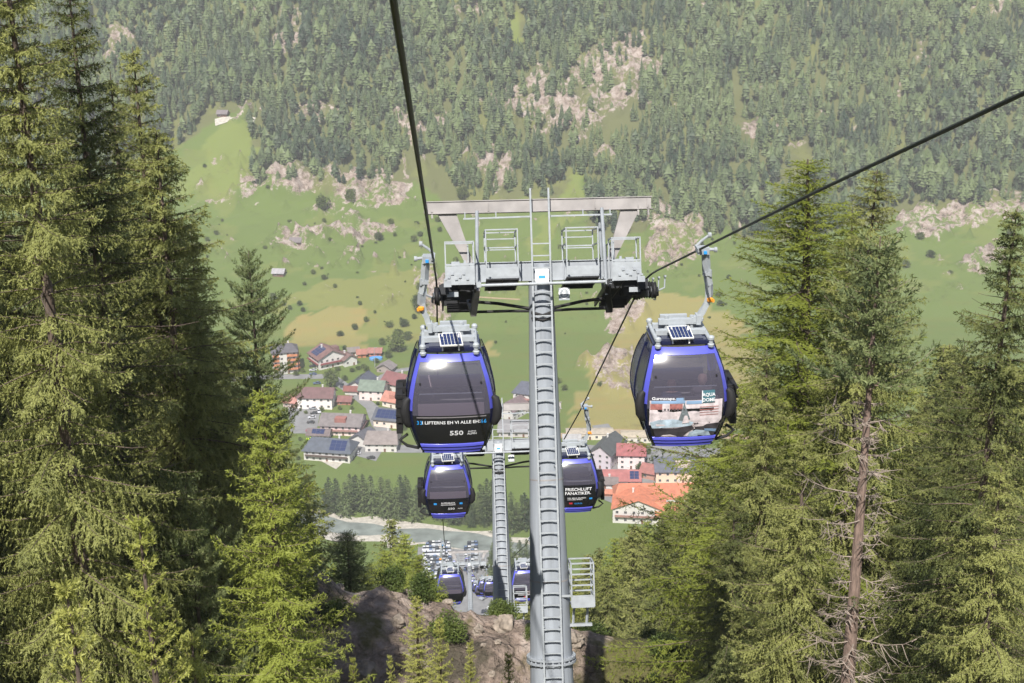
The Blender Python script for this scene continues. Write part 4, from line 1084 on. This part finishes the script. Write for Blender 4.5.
# ------------------------------------------------------------------ trees
def quads(P, D, Ln, Wd, rng, side=None):
    n = len(P)
    if side is None: side = rng.normal(size=(n, 3))
    s = np.cross(D, side); s /= np.linalg.norm(s, axis=1)[:, None]+1e-9
    Ln = Ln[:, None]; Wd = Wd[:, None]
    V = np.stack([P, P+D*Ln*.4+s*Wd, P+D*Ln, P+D*Ln*.4-s*Wd], 1).reshape(-1, 3)
    return V
def unit(a): return a/(np.linalg.norm(a, axis=-1, keepdims=True)+1e-9)
def conifer(seed, H, R, kind='spruce', coarse=1.0, low=.08, dead_below=0.):
    rng = np.random.RandomState(seed); rnd = random.Random(seed); CW_ = 1.55 if coarse < 2 else (2.3 if coarse < 4 else 3.2)
    wood = MB()
    bend = rng.normal(size=2)*.012*H
    if dead_below > .8: bend *= .15
    tr = lambda t: np.array([bend[0]*math.sin(t*2.3), bend[1]*math.sin(t*2.9), H*t])
    rb = .011*H+.05
    wood.tube([tr(t) for t in np.linspace(0, 1, 14)], [rb*(1-t)**.85+.012 for t in np.linspace(0, 1, 14)], 10 if coarse < 2 else 5)
    dead = MB()
    VS = []
    h = low*H
    cfg = dict(spruce=dict(step=.50, nb=8, up=.35, droop=.60, tip=.40, ang=.75, hang=.95, tw=.19, ns=6, sl=.088, sw=.0078),
               larch=dict(step=.36, nb=6, up=.40, droop=.28, tip=.34, ang=.85, hang=.55, tw=.16, ns=5, sl=.088, sw=.0062),
               pine=dict(step=.55, nb=6, up=.35, droop=.15, tip=.45, ang=.8, hang=-.15, tw=.24, ns=6, sl=.13, sw=.009),
               young=dict(step=.33, nb=6, up=.70, droop=.12, tip=.25, ang=.8, hang=.1, tw=.17, ns=7, sl=.075, sw=.0062))[kind]
    while h < H*.995:
        s = (H-h)/H
        nb = rnd.randint(cfg['nb']-1, cfg['nb']+1)
        a0 = rnd.random()*7
        isdead = h < dead_below*H
        if isdead: nb = rnd.randint(3, 5)
        for b in range(nb):
            if kind == 'spruce': prof = min(1, (s*1.75)**.72)
            elif kind == 'larch': prof = min(1, (s*1.5)**.75)
            elif kind == 'young': prof = min(1, s*1.1)
            else: prof = min(1, (s*2.4)**.6)
            L = R*prof*rnd.uniform(.5, 1.2)+.10
            if rnd.random() < .08: L *= 1.25
            az = a0+b*2*math.pi/nb+rnd.uniform(-.4, .4)
            dh = np.array([math.cos(az), math.sin(az), 0.]); pr = np.array([-dh[1], dh[0], 0.])
            e0 = cfg['up']*(1-1.5*s)+rnd.uniform(-.12, .12)
            o = tr(min(1, (h+rnd.uniform(-.1, .1))/H))
            def bp(t):
                t = np.asarray(t)[..., None]
                return o+dh*L*t+np.array([0, 0, 1.])*L*(e0*t-cfg['droop']*(.35+s)*t**2+cfg['tip']*(.3+s)*t**3.5)+pr*L*.06*np.sin(3*t+az)
            if isdead:
                L *= rnd.choice((.25, .4, .55, .7)); pts = bp(np.linspace(0, 1, 5)); dead.tube([tuple(q) for q in pts], [.022, .017, .012, .008, .003], 4)
                for q in range(rnd.randint(8, 16)):
                    t = rnd.uniform(.2, .95); q0 = bp(t); dd = unit(dh*.5+pr*rnd.choice((-1, 1))*rnd.uniform(.5, 1)+np.array([0, 0, rnd.uniform(-.7, .4)]))
                    l = L*rnd.uniform(.15, .55); q1 = q0+dd*l; dead.tube([tuple(q0), tuple(q0+dd*l*.5+np.array([0, 0, -.03])), tuple(q1)], [.012, .009, .003], 3)
                    if rnd.random() < .5: dead.tube([tuple(q0+dd*l*.5), tuple(q0+dd*l*.5+unit(rng.normal(size=3))*l*.5)], [.008, .003], 3)
                continue
            if coarse < 2.5:
                pts = bp(np.linspace(0, 1, 6)); rr = .007+.008*L
                wood.tube([tuple(q) for q in pts], [rr, rr*.8, rr*.6, rr*.45, rr*.3, .004], 4, cap=False)
            if rnd.random() < .10 and coarse < 2 and kind == 'spruce': continue
            # twigs
            st = cfg['tw']*coarse*.55
            n = max(2, int(L*.93/st))
            t = np.linspace(.06, 1, n); t = np.repeat(t, 2)+rng.uniform(-.4, .4, 2*n)/n; t = np.clip(t, .04, 1)
            sd = np.tile([-1., 1.], n)
            q0 = bp(t); tg = unit(bp(np.clip(t+.03, 0, 1.03))-bp(t-.03))
            l = (.14+.34*L*(1-t)**.8*(.25+.75*np.minimum(1, t*4)))*rng.uniform(.6, 1.15, len(t))
            if kind == 'young': l = .10+.30*L*(1-t)*rng.uniform(.5, 1, len(t))
            hang = cfg['hang']*rng.uniform(.2, 1.3, len(t))*(.4+s)
            d = unit(tg*math.cos(cfg['ang'])+pr*sd[:, None]*math.sin(cfg['ang'])+np.array([0, 0, -1.])*hang[:, None]+rng.normal(size=(len(t), 3))*.12)
            # needle sprays along each twig
            m = np.maximum(2, (l/(.085*coarse)).astype(int))
            idx = np.repeat(np.arange(len(t)), m*cfg['ns'])
            k = len(idx)
            if kind == 'pine':
                f = rng.uniform(.35, 1.0, k)
            else: f = rng.uniform(0, 1, k)
            P = q0[idx]+d[idx]*(l[idx]*f)[:, None]+np.array([0, 0, -1.])*((.25 if kind != 'pine' else -.1)*l[idx]*f**2)[:, None]
            sp = .55 if kind != 'pine' else 1.0
            dd = unit(d[idx]+rng.normal(size=(k, 3))*sp+np.array([0, 0, -.18 if kind != 'pine' else .25]))
            ln = cfg['sl']*coarse**.75*rng.uniform(.6, 1.3, k); wd = cfg['sw']*coarse**.9*rng.uniform(.7, 1.3, k)
            ax_ = np.array([bend[0]*.6, bend[1]*.6, 0])
            nrm = lambda P: unit(unit((P-ax_)*[1, 1, 0])*.75+np.array([0, 0, .75])+rng.normal(size=P.shape)*.42)
            VS.append(quads(P, dd, ln, wd*CW_, rng, nrm(P)))
            # along the branch itself
            k = n*(8 if coarse < 2 else 4)
            tt = rng.uniform(.1, 1, k); P = bp(tt); dd = unit(dh+rng.normal(size=(k, 3))*.7)
            VS.append(quads(P, dd, cfg['sl']*coarse**.75*rng.uniform(.7, 1.2, k), cfg['sw']*coarse**.9*np.ones(k)*CW_, rng, nrm(P)))
        h += cfg['step']*(coarse**.6)*rnd.uniform(.75, 1.25)*(.55+.45*min(1, s*3))
    V = np.concatenate(VS); Fq = np.arange(len(V)).reshape(-1, 4)
    return wood, dead, V, Fq
KIND = {'spruce': 'spruce', 'larch': 'larch', 'pine': 'pine', 'young': 'young'}
TT = {}
def template(key, *a, **k):
    wood, dead, V, Fq = conifer(*a, **k)
    kind = a[3]
    TT[key] = (wood.mesh('trunk', M['redbark' if key == 'pineD' else 'bark'], True), np_mesh('crown', V, Fq, [M['forest_single' if key.startswith('row') else kind]]), dead.mesh('dead_branches', M['deadwood']) if dead.v else None, a[1], a[2])
template('spruceA', 11, 24, 3.1, 'spruce')
template('spruceB', 12, 24, 2.7, 'spruce')
template('spruceH', 14, 26, 2.7, 'spruce', low=.25, dead_below=.42)
template('spruceC', 13, 20, 3.0, 'spruce')
template('larchA', 21, 17, 2.4, 'larch', low=.12)
template('larchB', 22, 22, 3.2, 'larch', coarse=1.15)
template('pineA', 31, 18, 2.6, 'pine')
template('pineD', 32, 20, 2.3, 'pine', dead_below=.83, low=.2)
template('youngA', 41, 12, 1.9, 'young', low=.25)
template('youngB', 42, 9, 1.6, 'young', low=.2)
template('midA', 51, 18, 2.9, 'spruce', coarse=2.2)
template('midB', 52, 18, 2.6, 'spruce', coarse=2.2)
template('midL', 53, 16, 3.0, 'larch', coarse=2.0)
template('rowA', 61, 18, 3.0, 'spruce', coarse=5.5)
template('rowB', 62, 17, 3.4, 'spruce', coarse=5.5)
NAMES = {'spruce': 'spruce_tree', 'larch': 'larch_tree', 'pine': 'pine_tree', 'young': 'young_larch', 'mid': 'spruce_tree', 'row': 'spruce_tree'}
def tree(key, top, D, label, group, width=1.0, rz=None, H=None, name=None, cat='tree', lean=None):
    """a tree D metres down the line whose tip stands at the given sight line; it is rooted in the ground"""
    P = at(top[0], top[1], D)
    g = float(ground(P[0], P[1]))
    h = H or (P[2]-g+.4)
    tw, cr, dd, H0, R0 = TT[key]
    s = h/H0
    root = empty(name or NAMES[''.join(c for c in key if c.islower())], (P[0], P[1], P[2]-h if H else g-.4), (0, 0, random.uniform(0, 6.28) if rz is None else rz))
    root.scale = (width*s**.5, width*s**.5, s)
    tag(root, label, cat, group)
    link('trunk', tw, root); link('crown', cr, root)
    if dd: link('dead_branches', dd, root)
    return root
GL = 'large conifers left of the line'
tree('spruceH', (-25, -150), 25, 'huge spruce at the far left edge, its crown cut by the top of the photo', GL, .75, 1.0)
tree('spruceH', (72, -40), 28, 'tall spruce second from the left edge with drooping sunlit boughs', GL, .80, 2.2)
tree('spruceC', (162, 130), 33, 'dark spruce whose top ends beside the upper meadow', GL, .90, .4)
tree('spruceH', (118, 70), 37, 'shaded spruce standing behind the tall ones on the left', GL, .85, 4.2)
tree('spruceA', (200, 225), 42, 'broad dark spruce behind the bright larch on the left', GL, .80, 3.1)
tree('pineA', (249, 250), 46, 'stone pine with a reddish tip on the right of the left group', GL, .66, .8)
tree('larchA', (262, 388), 26, 'bright green larch with feathery boughs in the left foreground', GL, .88, 1.8)
tree('spruceA', (132, 45), 34, 'tall dark spruce standing just left of the upper meadow', GL, .8, 5.)
for q_ in ((-95, -330, 31), (-290, -300, 26), (-180, -250, 36)):  # spruces added beyond the frame to cast shade on the left group
    tree('spruceA', q_[:2], q_[2], 'spruce added just outside the left edge to shade the left wood', 'shading spruces added outside the left edge', .85)
tree('spruceC', (-60, 40), 33, 'spruce cut by the left edge of the photo', GL, .9, 1.8)
tree('spruceB', (55, 110), 40, 'dim spruce deep between the left trunks', GL, .95, 5.4)
tree('pineA', (185, 480), 29, 'small stone pine with pale blue-green clumps in the shade left of the bright larch', GL, .55, 1.4)
tree('youngA', (140, 515), 18.5, 'young larch with a slender pointed leader at the bottom left', 'young larches at the bottom left', .78, 0.)
tree('youngB', (64, 590), 17.5, 'smallest young larch at the bottom left corner', 'young larches at the bottom left', .80, 1.)
tree('youngB', (192, 640), 20, 'short bushy young larch between the slender one and the bright larch', 'young larches at the bottom left', .8, 2.)
tree('midB', (305, 470), 60, 'dark slim spruce in shadow at the left end of the rock ridge', GL, .8)
tree('pineA', (346, 532), 54, 'small dark pine on top of the rock ridge', GL, .9, H=4.5)
for i, (px, py, D) in enumerate(((-30, 150, 50), (20, 190, 46), (75, 170, 52), (120, 200, 45), (150, 250, 56), (182, 300, 50), (225, 330, 54), (-10, 300, 38), (45, 330, 36), (95, 360, 35), (140, 330, 40), (235, 440, 42), (275, 420, 52))):
    tree(['spruceC', 'spruceB', 'spruceA'][i % 3], (px, py), D, 'shaded spruce in the dark wood behind the left foreground trees', 'spruces in the dark wood on the left', .95)
GR = 'large conifers right of the line'
tree('larchB', (806, 158), 46, 'tall yellow-green larch rising above its neighbours right of the right cabin', GR, 1.85, 0.3)
tree('spruceA', (890, 170), 42, 'tall spruce with a narrow tip beside the yellow-green larch', GR, 1.05, 2.6)
tree('pineD', (880, 236), 29, 'pine with a green head and a long bare trunk full of dead branches', GR, .95, 2.9)
tree('larchB', (850, 210), 50, 'spreading larch behind the pine with the bare trunk', GR, 1.2, 2.2)
tree('spruceB', (765, 350), 40, 'shaggy spruce just right of the right cabin', GR, .9, 1.0)
tree('spruceC', (800, 440), 32, 'drooping sunlit spruce left of the bare trunk', GR, .9, 3.0)
tree('spruceC', (735, 500), 37, 'low dark spruce below the right cabin', GR, .85, 5.0)
tree('spruceA', (1024, 205), 28, 'large spruce at the right edge of the photo', GR, .8, 3.9)
tree('spruceB', (962, 345), 37, 'spruce between the bare trunk and the right edge', GR, 1.05, 0.9)
tree('spruceC', (925, 400), 43, 'half shaded spruce behind the dead branches', GR, .95, 2.0)
tree('spruceC', (1000, 470), 25, 'low spruce with long lichen-hung boughs in the right corner', GR, .75, 4.4)
tree('spruceB', (850, 330), 54, 'spruce filling the gap behind the bare trunk', GR, 1.0, 1.1)
GB = 'saplings on the rock ridge'
for i, (px, py, D, k, w_, l) in enumerate(((415, 598, 41, 'youngA', .95, 'bushy bright larch sapling in front of the rock ridge'), (440, 622, 40, 'youngB', .75, 'larch sapling right of the bushiest one on the rocks'), (390, 655, 38, 'youngA', .5, 'larch sapling low at the bottom edge left of the pylon'),
        (352, 660, 36, 'youngB', .5, 'small yellowish sapling at the bottom edge on the rocks'), (508, 655, 38, 'youngB', .6, 'small sapling near the foot of the second pylon'), (470, 640, 39, 'youngA', .6, 'sapling at the bottom edge just left of the near pylon'))):
    tree(k, (px, py), D, l, GB, w_)
# wood below the ridge on both sides
GM = 'trees on the slope below the ridge'
rg = random.Random(5)
cnt = 0
for (px, py, D, k) in ((405, 535, 84, 'midL'), (385, 552, 78, 'midL'), (420, 556, 80, 'midL'), (392, 520, 100, 'midA'), (372, 565, 70, 'midL'), (432, 575, 78, 'midL'), (412, 575, 72, 'midL')):
    tree(k, (px, py), D, 'bright tree in the clump just left of the valley car park, beyond the rock ridge', 'trees in the clump left of the car park', 1.1); cnt += 1
for i in range(74):
    u = rg.random(); D = rg.uniform(72, 150)
    px = 566+u*175+rg.uniform(-6, 6)
    edge = np.interp(px, [560, 590, 610, 640, 670, 700, 740], [585, 545, 530, 520, 500, 455, 430])
    py = edge+abs(rg.gauss(0, 45))
    if py > 668: continue
    tree(rg.choice(['midA', 'midB', 'midL', 'midA']), (px, py), D, 'tree in the wood on the slope right of the near pylon', 'trees on the slope right of the pylon', 1.05)
for i in range(16):
    px = rg.uniform(500, 532); py = rg.uniform(560, 600)
    tree(rg.choice(['midA', 'midB']), (px, py+8), rg.uniform(100, 140), 'tree in the strip of wood seen between the two pylons', 'trees between the pylons', .9)
for i in range(10):
    tree('midA', (rg.uniform(940, 1040), rg.uniform(330, 420)), rg.uniform(60, 80), 'spruce deep in the wood at the right edge', 'spruces deep in the right wood', 1.1)
def gtree(key, px, py, hgt, label, group, width=1., cat='tree', name=None):
    p = ground_at(px, py); tw, cr, dd, H0, R0 = TT[key]; s = hgt/H0
    root = empty(name or NAMES[''.join(c for c in key if c.islower())], (p.x, p.y, p.z-.3), (0, 0, random.uniform(0, 6.28))); root.scale = (width*s, width*s, s)
    tag(root, label, cat, group); link('trunk', tw, root); link('crown', cr, root)
    return root
for i in range(78):
    px = 318+i*2.9+rg.uniform(-4, 4)
    if 440 < px < 446: continue
    gtree(rg.choice(['rowA', 'rowB']), px, np.interp(px, [318, 420, 540], [514, 521, 536])+rg.uniform(-15, 3), rg.uniform(9, 21), 'dark spruce in the row of trees along the river bank', 'trees along the river bank', 1.15)
for i in range(26):
    px = rg.uniform(490, 545); py = rg.uniform(560, 590)
    gtree('rowA', px, py, rg.uniform(9, 15), 'spruce on the near river bank beside the valley car park', 'trees beside the valley car park', 1.2)

# broadleaf crowns in the village and shrubs on the meadows
def leafy(seed, n=900, r=1.0):
    rng = np.random.RandomState(seed)
    c = rng.normal(size=(9, 3)); c = unit(c)*rng.uniform(.25, .6, (9, 1)); c[:, 2] *= .7
    i = rng.randint(0, 9, n); d = unit(rng.normal(size=(n, 3)))
    P = c[i]+d*rng.uniform(.25, .48, (n, 1)); P[:, 2] = P[:, 2]*.9+.75
    V = quads(P, unit(rng.normal(size=(n, 3))+d), r*rng.uniform(.10, .2, n), r*rng.uniform(.05, .09, n), rng)
    return np_mesh('crown', V, np.arange(len(V)).reshape(-1, 4), [M['broad']])
LF = [leafy(80+i) for i in range(3)]; LFN = [leafy(90+i, 3500, .5) for i in range(3)]
ts = MB(); ts.tube([(0, 0, -.1), (.02, .01, .4), (0, .02, .9)], [.07, .05, .02], 6); ts.tube([(0, 0, .4), (.3, .1, .8)], [.035, .012], 5); ts.tube([(0, 0, .45), (-.28, .1, .85)], [.035, .012], 5); TSM = ts.mesh('trunk', M['bark'])
def bush(px, py, r, label, group, name='shrub', cat='shrub', tall=1.0):
    p = ground_at(px, py); root = empty(name, (p.x, p.y, p.z-.1), (0, 0, random.uniform(0, 6.28))); root.scale = (r, r, r*tall)
    tag(root, label, cat, group); link('trunk', TSM, root); link('crown', random.choice(LF), root)
    return root
bush(331, 387, 6.0, 'round green tree beside the road between chalet and maroon-roofed house', None, 'broadleaf_tree', 'tree', 1.2)
bush(398, 352, 7, 'dark bushy tree left of the near left cabin roof', None, 'broadleaf_tree', 'tree', 1.2)
bush(463, 200, 6, 'round dark shrub tree at the foot of the central forest', None, 'broadleaf_tree', 'tree', 1.1)
bush(322, 212, 6.5, 'dark round tree standing alone on the upper meadow', None, 'broadleaf_tree', 'tree', 1.3)
bush(352, 203, 5.5, 'round tree at the foot of the upper tree stand', None, 'broadleaf_tree', 'tree', 1.3)
bush(378, 241, 4.5, 'bright round shrub at the right end of the middle rock band', None)
bush(545, 388, 5, 'dark shrub tree in the meadow right of the pylon', None, 'broadleaf_tree', 'tree', 1.1)
bush(420, 313, 6, 'dark tree behind the left hanger arm', None, 'broadleaf_tree', 'tree', 1.6)
for i, (px, py, r) in enumerate([(283, 306, 3), (290, 310, 2.6), (300, 306, 3), (303, 312, 2.6), (313, 275, 3), (305, 286, 2.2), (335, 288, 2.5), (322, 270, 2), (360, 306, 2.5), (265, 312, 3), (273, 300, 4), (258, 300, 3), (318, 240, 2.5), (330, 242, 2.5), (275, 250, 3),
        (348, 238, 2), (395, 237, 2.5), (254, 186, 3), (268, 190, 3), (205, 168, 2.5), (390, 328, 4), (398, 338, 5), (382, 345, 4), (408, 340, 5), (345, 350, 2.5), (367, 372, 3), (376, 364, 3), (388, 358, 4), (395, 350, 5), (404, 328, 5), (558, 384, 3), (565, 391, 3), (600, 388, 3),
        (355, 330, 3.5), (366, 322, 3), (440, 232, 3), (448, 222, 3), (640, 472, 4), (668, 466, 4), (655, 462, 3), (560, 250, 3), (930, 258, 5), (905, 268, 5), (975, 262, 4), (950, 275, 3), (1000, 262, 4), (920, 240, 5), (1010, 235, 4), (298, 460, 2), (340, 410, 2), (450, 355, 3), (456, 262, 3), (477, 208, 3)]):
    bush(px, py, r*.8, 'low green shrub dotted over the far meadows and rocks', 'shrubs on the far side of the valley')
for i, (px, py) in enumerate(((352, 372), (358, 370), (364, 368))):
    bush(px, py, 2.2, 'clipped dark hedge shrub below the orange shed', 'hedge below the sheds', 'hedge', 'hedge', .8)

# ------------------------------------------------------------------ forest on the far slope
def far_tree(seed, pine=False):
    rng = np.random.RandomState(seed); Vs = []
    lv = 11 if not pine else 7; n = 9
    for i in range(lv):
        f = i/(lv-1)
        if pine:
            h = .38+.50*f; L = .155*math.sin(math.pi*(.18+.72*f))**.7; dzz = .10; inner = .25
        else:
            h = .07+.87*f**.93; s = 1-h; L = .115*min(1, (s*1.5)**.85)+.006; dzz = .05+.05*s; inner = .12
        az = rng.uniform(0, 6.28)+np.arange(n)*2*math.pi/n+rng.uniform(-.15, .15, n)
        Lo = L*np.where(np.arange(n) % 2 == rng.randint(2), 1.15, .72)*rng.uniform(.75, 1.2, n); Li = L*inner
        zo = h-rng.uniform(0, .03, n)-.012; zi = h+dzz
        off = rng.normal(size=2)*.008
        c, sn = np.cos(az), np.sin(az); j = (np.arange(n)+1) % n
        o = np.stack([c*Lo+off[0], sn*Lo+off[1], zo], 1); u = np.stack([c*Li+off[0]*.5, sn*Li+off[1]*.5, np.full(n, zi)], 1)
        Vs.append(np.stack([o, o[j], u[j], u], 1).reshape(-1, 3))
        k = 5; q = rng.randint(0, n, k); d = unit(np.stack([c[q], sn[q], rng.uniform(-.5, -.1, k)], 1))
        Vs.append(quads(o[q]*[.7, .7, 1]+[0, 0, .015], d, L*rng.uniform(.4, .75, k), L*.10+np.zeros(k), rng, side=np.tile([0, 0, 1.], (k, 1))))
    a = np.array([0, 2.1, 4.2]); tw = .012
    t0 = np.stack([np.cos(a)*tw, np.sin(a)*tw, a*0], 1); t1 = t0*.4+[0, 0, .97]
    for i in range(3):
        j = (i+1) % 3; Vs.append(np.array([t0[i], t0[j], t1[j], t1[i]]))
    return np.concatenate(Vs)
FT = [far_tree(i) for i in range(6)]+[far_tree(20+i, True) for i in range(3)]
FOREST = gpoly([(-250, 190), (100, 178), (170, 152), (198, 132), (205, 112), (250, 108), (252, 190), (290, 196), (300, 185), (330, 198), (350, 188), (395, 188), (402, 150), (430, 160), (448, 196), (500, 204), (546, 200), (585, 178), (592, 236), (660, 232), (740, 240), (800, 242), (900, 208), (1020, 206), (1250, 212), (1300, -180), (-300, -180)])
rng = np.random.RandomState(9)
ROCKS = [pl for kd, pl in REG if kd == 'rock']; BR = [pl for kd, pl in REG if kd == 'bright']
yy = rng.uniform(860, 1430, 30000); xx = rng.uniform(-1, 1, 30000)*(.42*yy+30)+yy*.045
ins = inpoly(xx, yy, FOREST)
den = fbm(xx/45, yy/45, 4)
ins &= (den > -.62+.45*(fbm(xx/15+50, yy/22, 3) > .40))
rk_ = np.zeros(len(xx), bool)
for pl in ROCKS: rk_ |= inpoly(xx+5*fbm(xx/12, yy/12, 2), yy+5*fbm(xx/12+9, yy/12, 2), pl)
keep = ins & (~rk_ | (rng.rand(len(xx)) < .42))
br_ = np.zeros(len(xx), bool)
for pl in BR: br_ |= inpoly(xx, yy, pl)
keep &= ~br_
xx, yy = xx[keep], yy[keep]
# thin out trees that stand too close
cell = {}; ok = []
for i in range(len(xx)):
    k = (int(xx[i]//3.5), int(yy[i]//4.1))
    if k in cell: continue
    cell[k] = 1; ok.append(i)
xx, yy = xx[ok], yy[ok]; zz = ground(xx, yy)
hh = rng.uniform(8, 23, len(xx))*np.where(rk_[keep][ok] if False else True, 1, 1)*(1+.25*fbm(xx/60, yy/60, 3)); hh = np.where(yy > 1150, hh*1.05, hh)
kd = np.where(rng.rand(len(xx)) < .38+.45*(fbm(xx/80+3, yy/80, 2) > .1), rng.randint(6, 9, len(xx)), rng.randint(0, 6, len(xx)))
tint = np.clip(.45+.8*fbm(xx/50+7, yy/50, 3)+rng.normal(size=len(xx))*.34, 0, 1)
pxs, pys, dep = project(np.stack([xx, yy, zz], 1))
vis = (pxs > -40) & (pxs < 1064) & (pys > -10) & (pys < 683)
hidden = (pxs < 190) | ((pxs > 745) & (pxs < 900) & (pys > 200)) | (pxs > 960) & (pys > 230)
order = np.argsort(-(hh/dep)*(vis & ~hidden))
single = set(order[:300].tolist())
FM = [np_mesh('forest_conifer', V, np.arange(len(V)).reshape(-1, 4), [M['forest_single']]) for V in FT]
VV = []; TN = []
for i in range(len(xx)):
    V = FT[kd[i]]
    if i in single:
        o = link('forest_conifer', FM[kd[i]]); o.location = (xx[i], yy[i], zz[i]-.4); o.scale = (hh[i]*1.15,)*2+(hh[i],); o.rotation_euler = (0, 0, rng.uniform(0, 6.28))
        tag(o, 'conifer at the front of the forest on the far mountainside', 'tree', 'conifers of the far mountainside'); continue
    a = rng.uniform(0, 6.28); c, s_ = math.cos(a)*hh[i]*1.15, math.sin(a)*hh[i]*1.15
    VV.append(np.stack([V[:, 0]*c-V[:, 1]*s_+xx[i], V[:, 0]*s_+V[:, 1]*c+yy[i], V[:, 2]*hh[i]+zz[i]-.4], 1)); TN.append(np.full(len(V), tint[i]))
V = np.concatenate(VV); fm = np_mesh('forest', V, np.arange(len(V)).reshape(-1, 4), [M['forest']])
ta = fm.attributes.new('tint', 'FLOAT', 'POINT'); ta.data.foreach_set('value', np.concatenate(TN).astype(np.float32))
tag(link('forest', fm), 'dense conifer forest covering the opposite mountainside', 'forest', None, 'stuff')
print('forest trees', len(xx))

rb = random.Random(44)
for i in range(110):
    px = rb.uniform(205, 740); py = rb.uniform(195, 345) if i % 3 else rb.uniform(222, 262)
    if 425 < px < 655 and py < 330 and rb.random() < .5: continue
    r = rb.choice((.8, 1.0, 1.4, 1.4, 2.2, 3.0))
    bush(px, py, r, 'low green shrub dotted over the far meadows and rocks', 'shrubs on the far side of the valley', tall=rb.uniform(.7, 1.3))
# hedges and garden trees among the houses
for i, (px, py, r) in enumerate([(300, 400, 3), (306, 415, 2), (322, 412, 2.5), (326, 405, 2), (350, 420, 2), (368, 432, 2.5), (374, 436, 2), (345, 381, 3), (338, 372, 3), (296, 376, 3), (303, 373, 2.5), (322, 397, 2), (352, 410, 2), (383, 412, 2.5), (378, 405, 2), (400, 412, 3), (365, 384, 3), (372, 389, 2.5), (402, 392, 3), (382, 398, 2.5),
        (308, 452, 2.2), (346, 452, 2), (300, 441, 2), (400, 438, 3), (404, 430, 3), (641, 478, 3.2), (636, 484, 2.5), (660, 474, 4), (668, 470, 3), (598, 500, 2.2), (700, 480, 4), (710, 470, 5), (616, 500, 2), (628, 474, 2), (648, 455, 3), (575, 462, 3), (486, 432, 3), (548, 430, 3), (556, 440, 2.5), (498, 418, 2.5)]):
    bush(px, py, r*.75, 'small garden shrub among the village houses', 'garden shrubs among the village houses')

# boulders on the near ridge
def rockmesh(seed):
    import bmesh
    bm = bmesh.new(); bmesh.ops.create_icosphere(bm, subdivisions=3, radius=1)
    r = np.random.RandomState(seed); o = r.rand(3)*50
    for v in bm.verts:
        c = v.co; f = 1+.8*float(fbm(c.x*1.3+o[0], c.y*1.3+c.z*1.7+o[1], 3)); v.co = Vector((c.x*f, round(c.y*f*2.5)/2.5*.5+c.y*f*.5, round(c.z*f*3)/3*.4+c.z*f*.4))
    me = bpy.data.meshes.new('boulder'); bm.to_mesh(me); bm.free(); me.materials.append(M['rock']); return me
M['rock'] = mat('ridge_rock', (.25, .21, .175), .9, noise=(1.6, .4), bump=.8)
RM = [rockmesh(i) for i in range(5)]
for i in range(80):
    x = rg.uniform(-7, 5); y = 50+rg.uniform(-10, 3)
    if x > 5: continue
    o = link('boulder', rg.choice(RM)); s = rg.uniform(.1, .3) if i % 5 else rg.uniform(.3, .6); o.location = (x, y, float(ground(x, y))+.1*s); o.scale = (s, s*.9, s*.8); o.rotation_euler = (rg.random(), rg.random(), rg.random()*6)
    tag(o, 'angular reddish-brown boulder lying on the rock ridge', 'boulder', 'boulders on the rock ridge')

# scrub on and beside the ridge
for i in range(95):
    x = rg.uniform(-9, 16); y = rg.uniform(38, 60)
    if x < 4 and rg.random() < .5: continue
    s = rg.uniform(.35, 1.1); root = empty('shrub', (x, y, float(ground(x, y))-.1), (0, 0, rg.uniform(0, 6.28))); root.scale = (s, s, s*rg.uniform(.6, 1.1))
    tag(root, 'low leafy shrub growing on the rock ridge around the pylon foot', 'shrub', 'shrubs on the near rock ridge'); link('trunk', TSM, root); link('crown', rg.choice(LFN), root)

# ------------------------------------------------------------------ haze, sky, sun
EL, AZ = R_(52), R_(13)     # sun stands behind the viewer, to the left
hz = MB(); hz.box((0, 1000, 200), (3200, 4100, 1250))
HAZE = 0.00021
ho = hz.build('haze', [])
hm = bpy.data.materials.new('haze_air'); hm.use_nodes = True; nt = hm.node_tree
nt.nodes.remove(nt.nodes['Principled BSDF']); vp = nt.nodes.new('ShaderNodeVolumePrincipled')
vp.inputs['Color'].default_value = (.96, .95, .95, 1); vp.inputs['Density'].default_value = HAZE; vp.inputs['Anisotropy'].default_value = 0.
nt.links.new(vp.outputs[0], nt.nodes['Material Output'].inputs['Volume']); ho.data.materials.append(hm)
tag(ho, kind='stuff')
w = bpy.data.worlds.new('World'); SC.world = w; w.use_nodes = True
nt = w.node_tree; bg = nt.nodes['Background']; sk = nt.nodes.new('ShaderNodeTexSky'); sk.sky_type = 'NISHITA'; sk.sun_disc = False
sk.sun_elevation = EL; sk.altitude = 1500; sk.air_density = 1.; sk.dust_density = 1.2
# direction towards the sun
sd = Vector((-math.sin(AZ)*math.cos(EL), -math.cos(AZ)*math.cos(EL), math.sin(EL)))
sk.sun_rotation = math.atan2(sd.x, sd.y)
nt.links.new(sk.outputs[0], bg.inputs['Color']); bg.inputs['Strength'].default_value = .085
sl = bpy.data.lights.new('sun', 'SUN'); sl.energy = 5.0; sl.angle = R_(.5); sl.color = (1, .95, .86)
so = bpy.data.objects.new('sun', sl); COL.objects.link(so); so.rotation_euler = (-sd).to_track_quat('-Z', 'Y').to_euler()
so.location = (0, 0, 50)
SC.view_settings.view_transform = 'Standard'; SC.view_settings.look = 'None'; SC.view_settings.exposure = .84; SC.view_settings.gamma = 1
SC.cycles.max_bounces = 6; SC.cycles.transparent_max_bounces = 16; SC.cycles.volume_bounces = 0
try: SC.cycles.use_light_tree = False
except Exception: pass
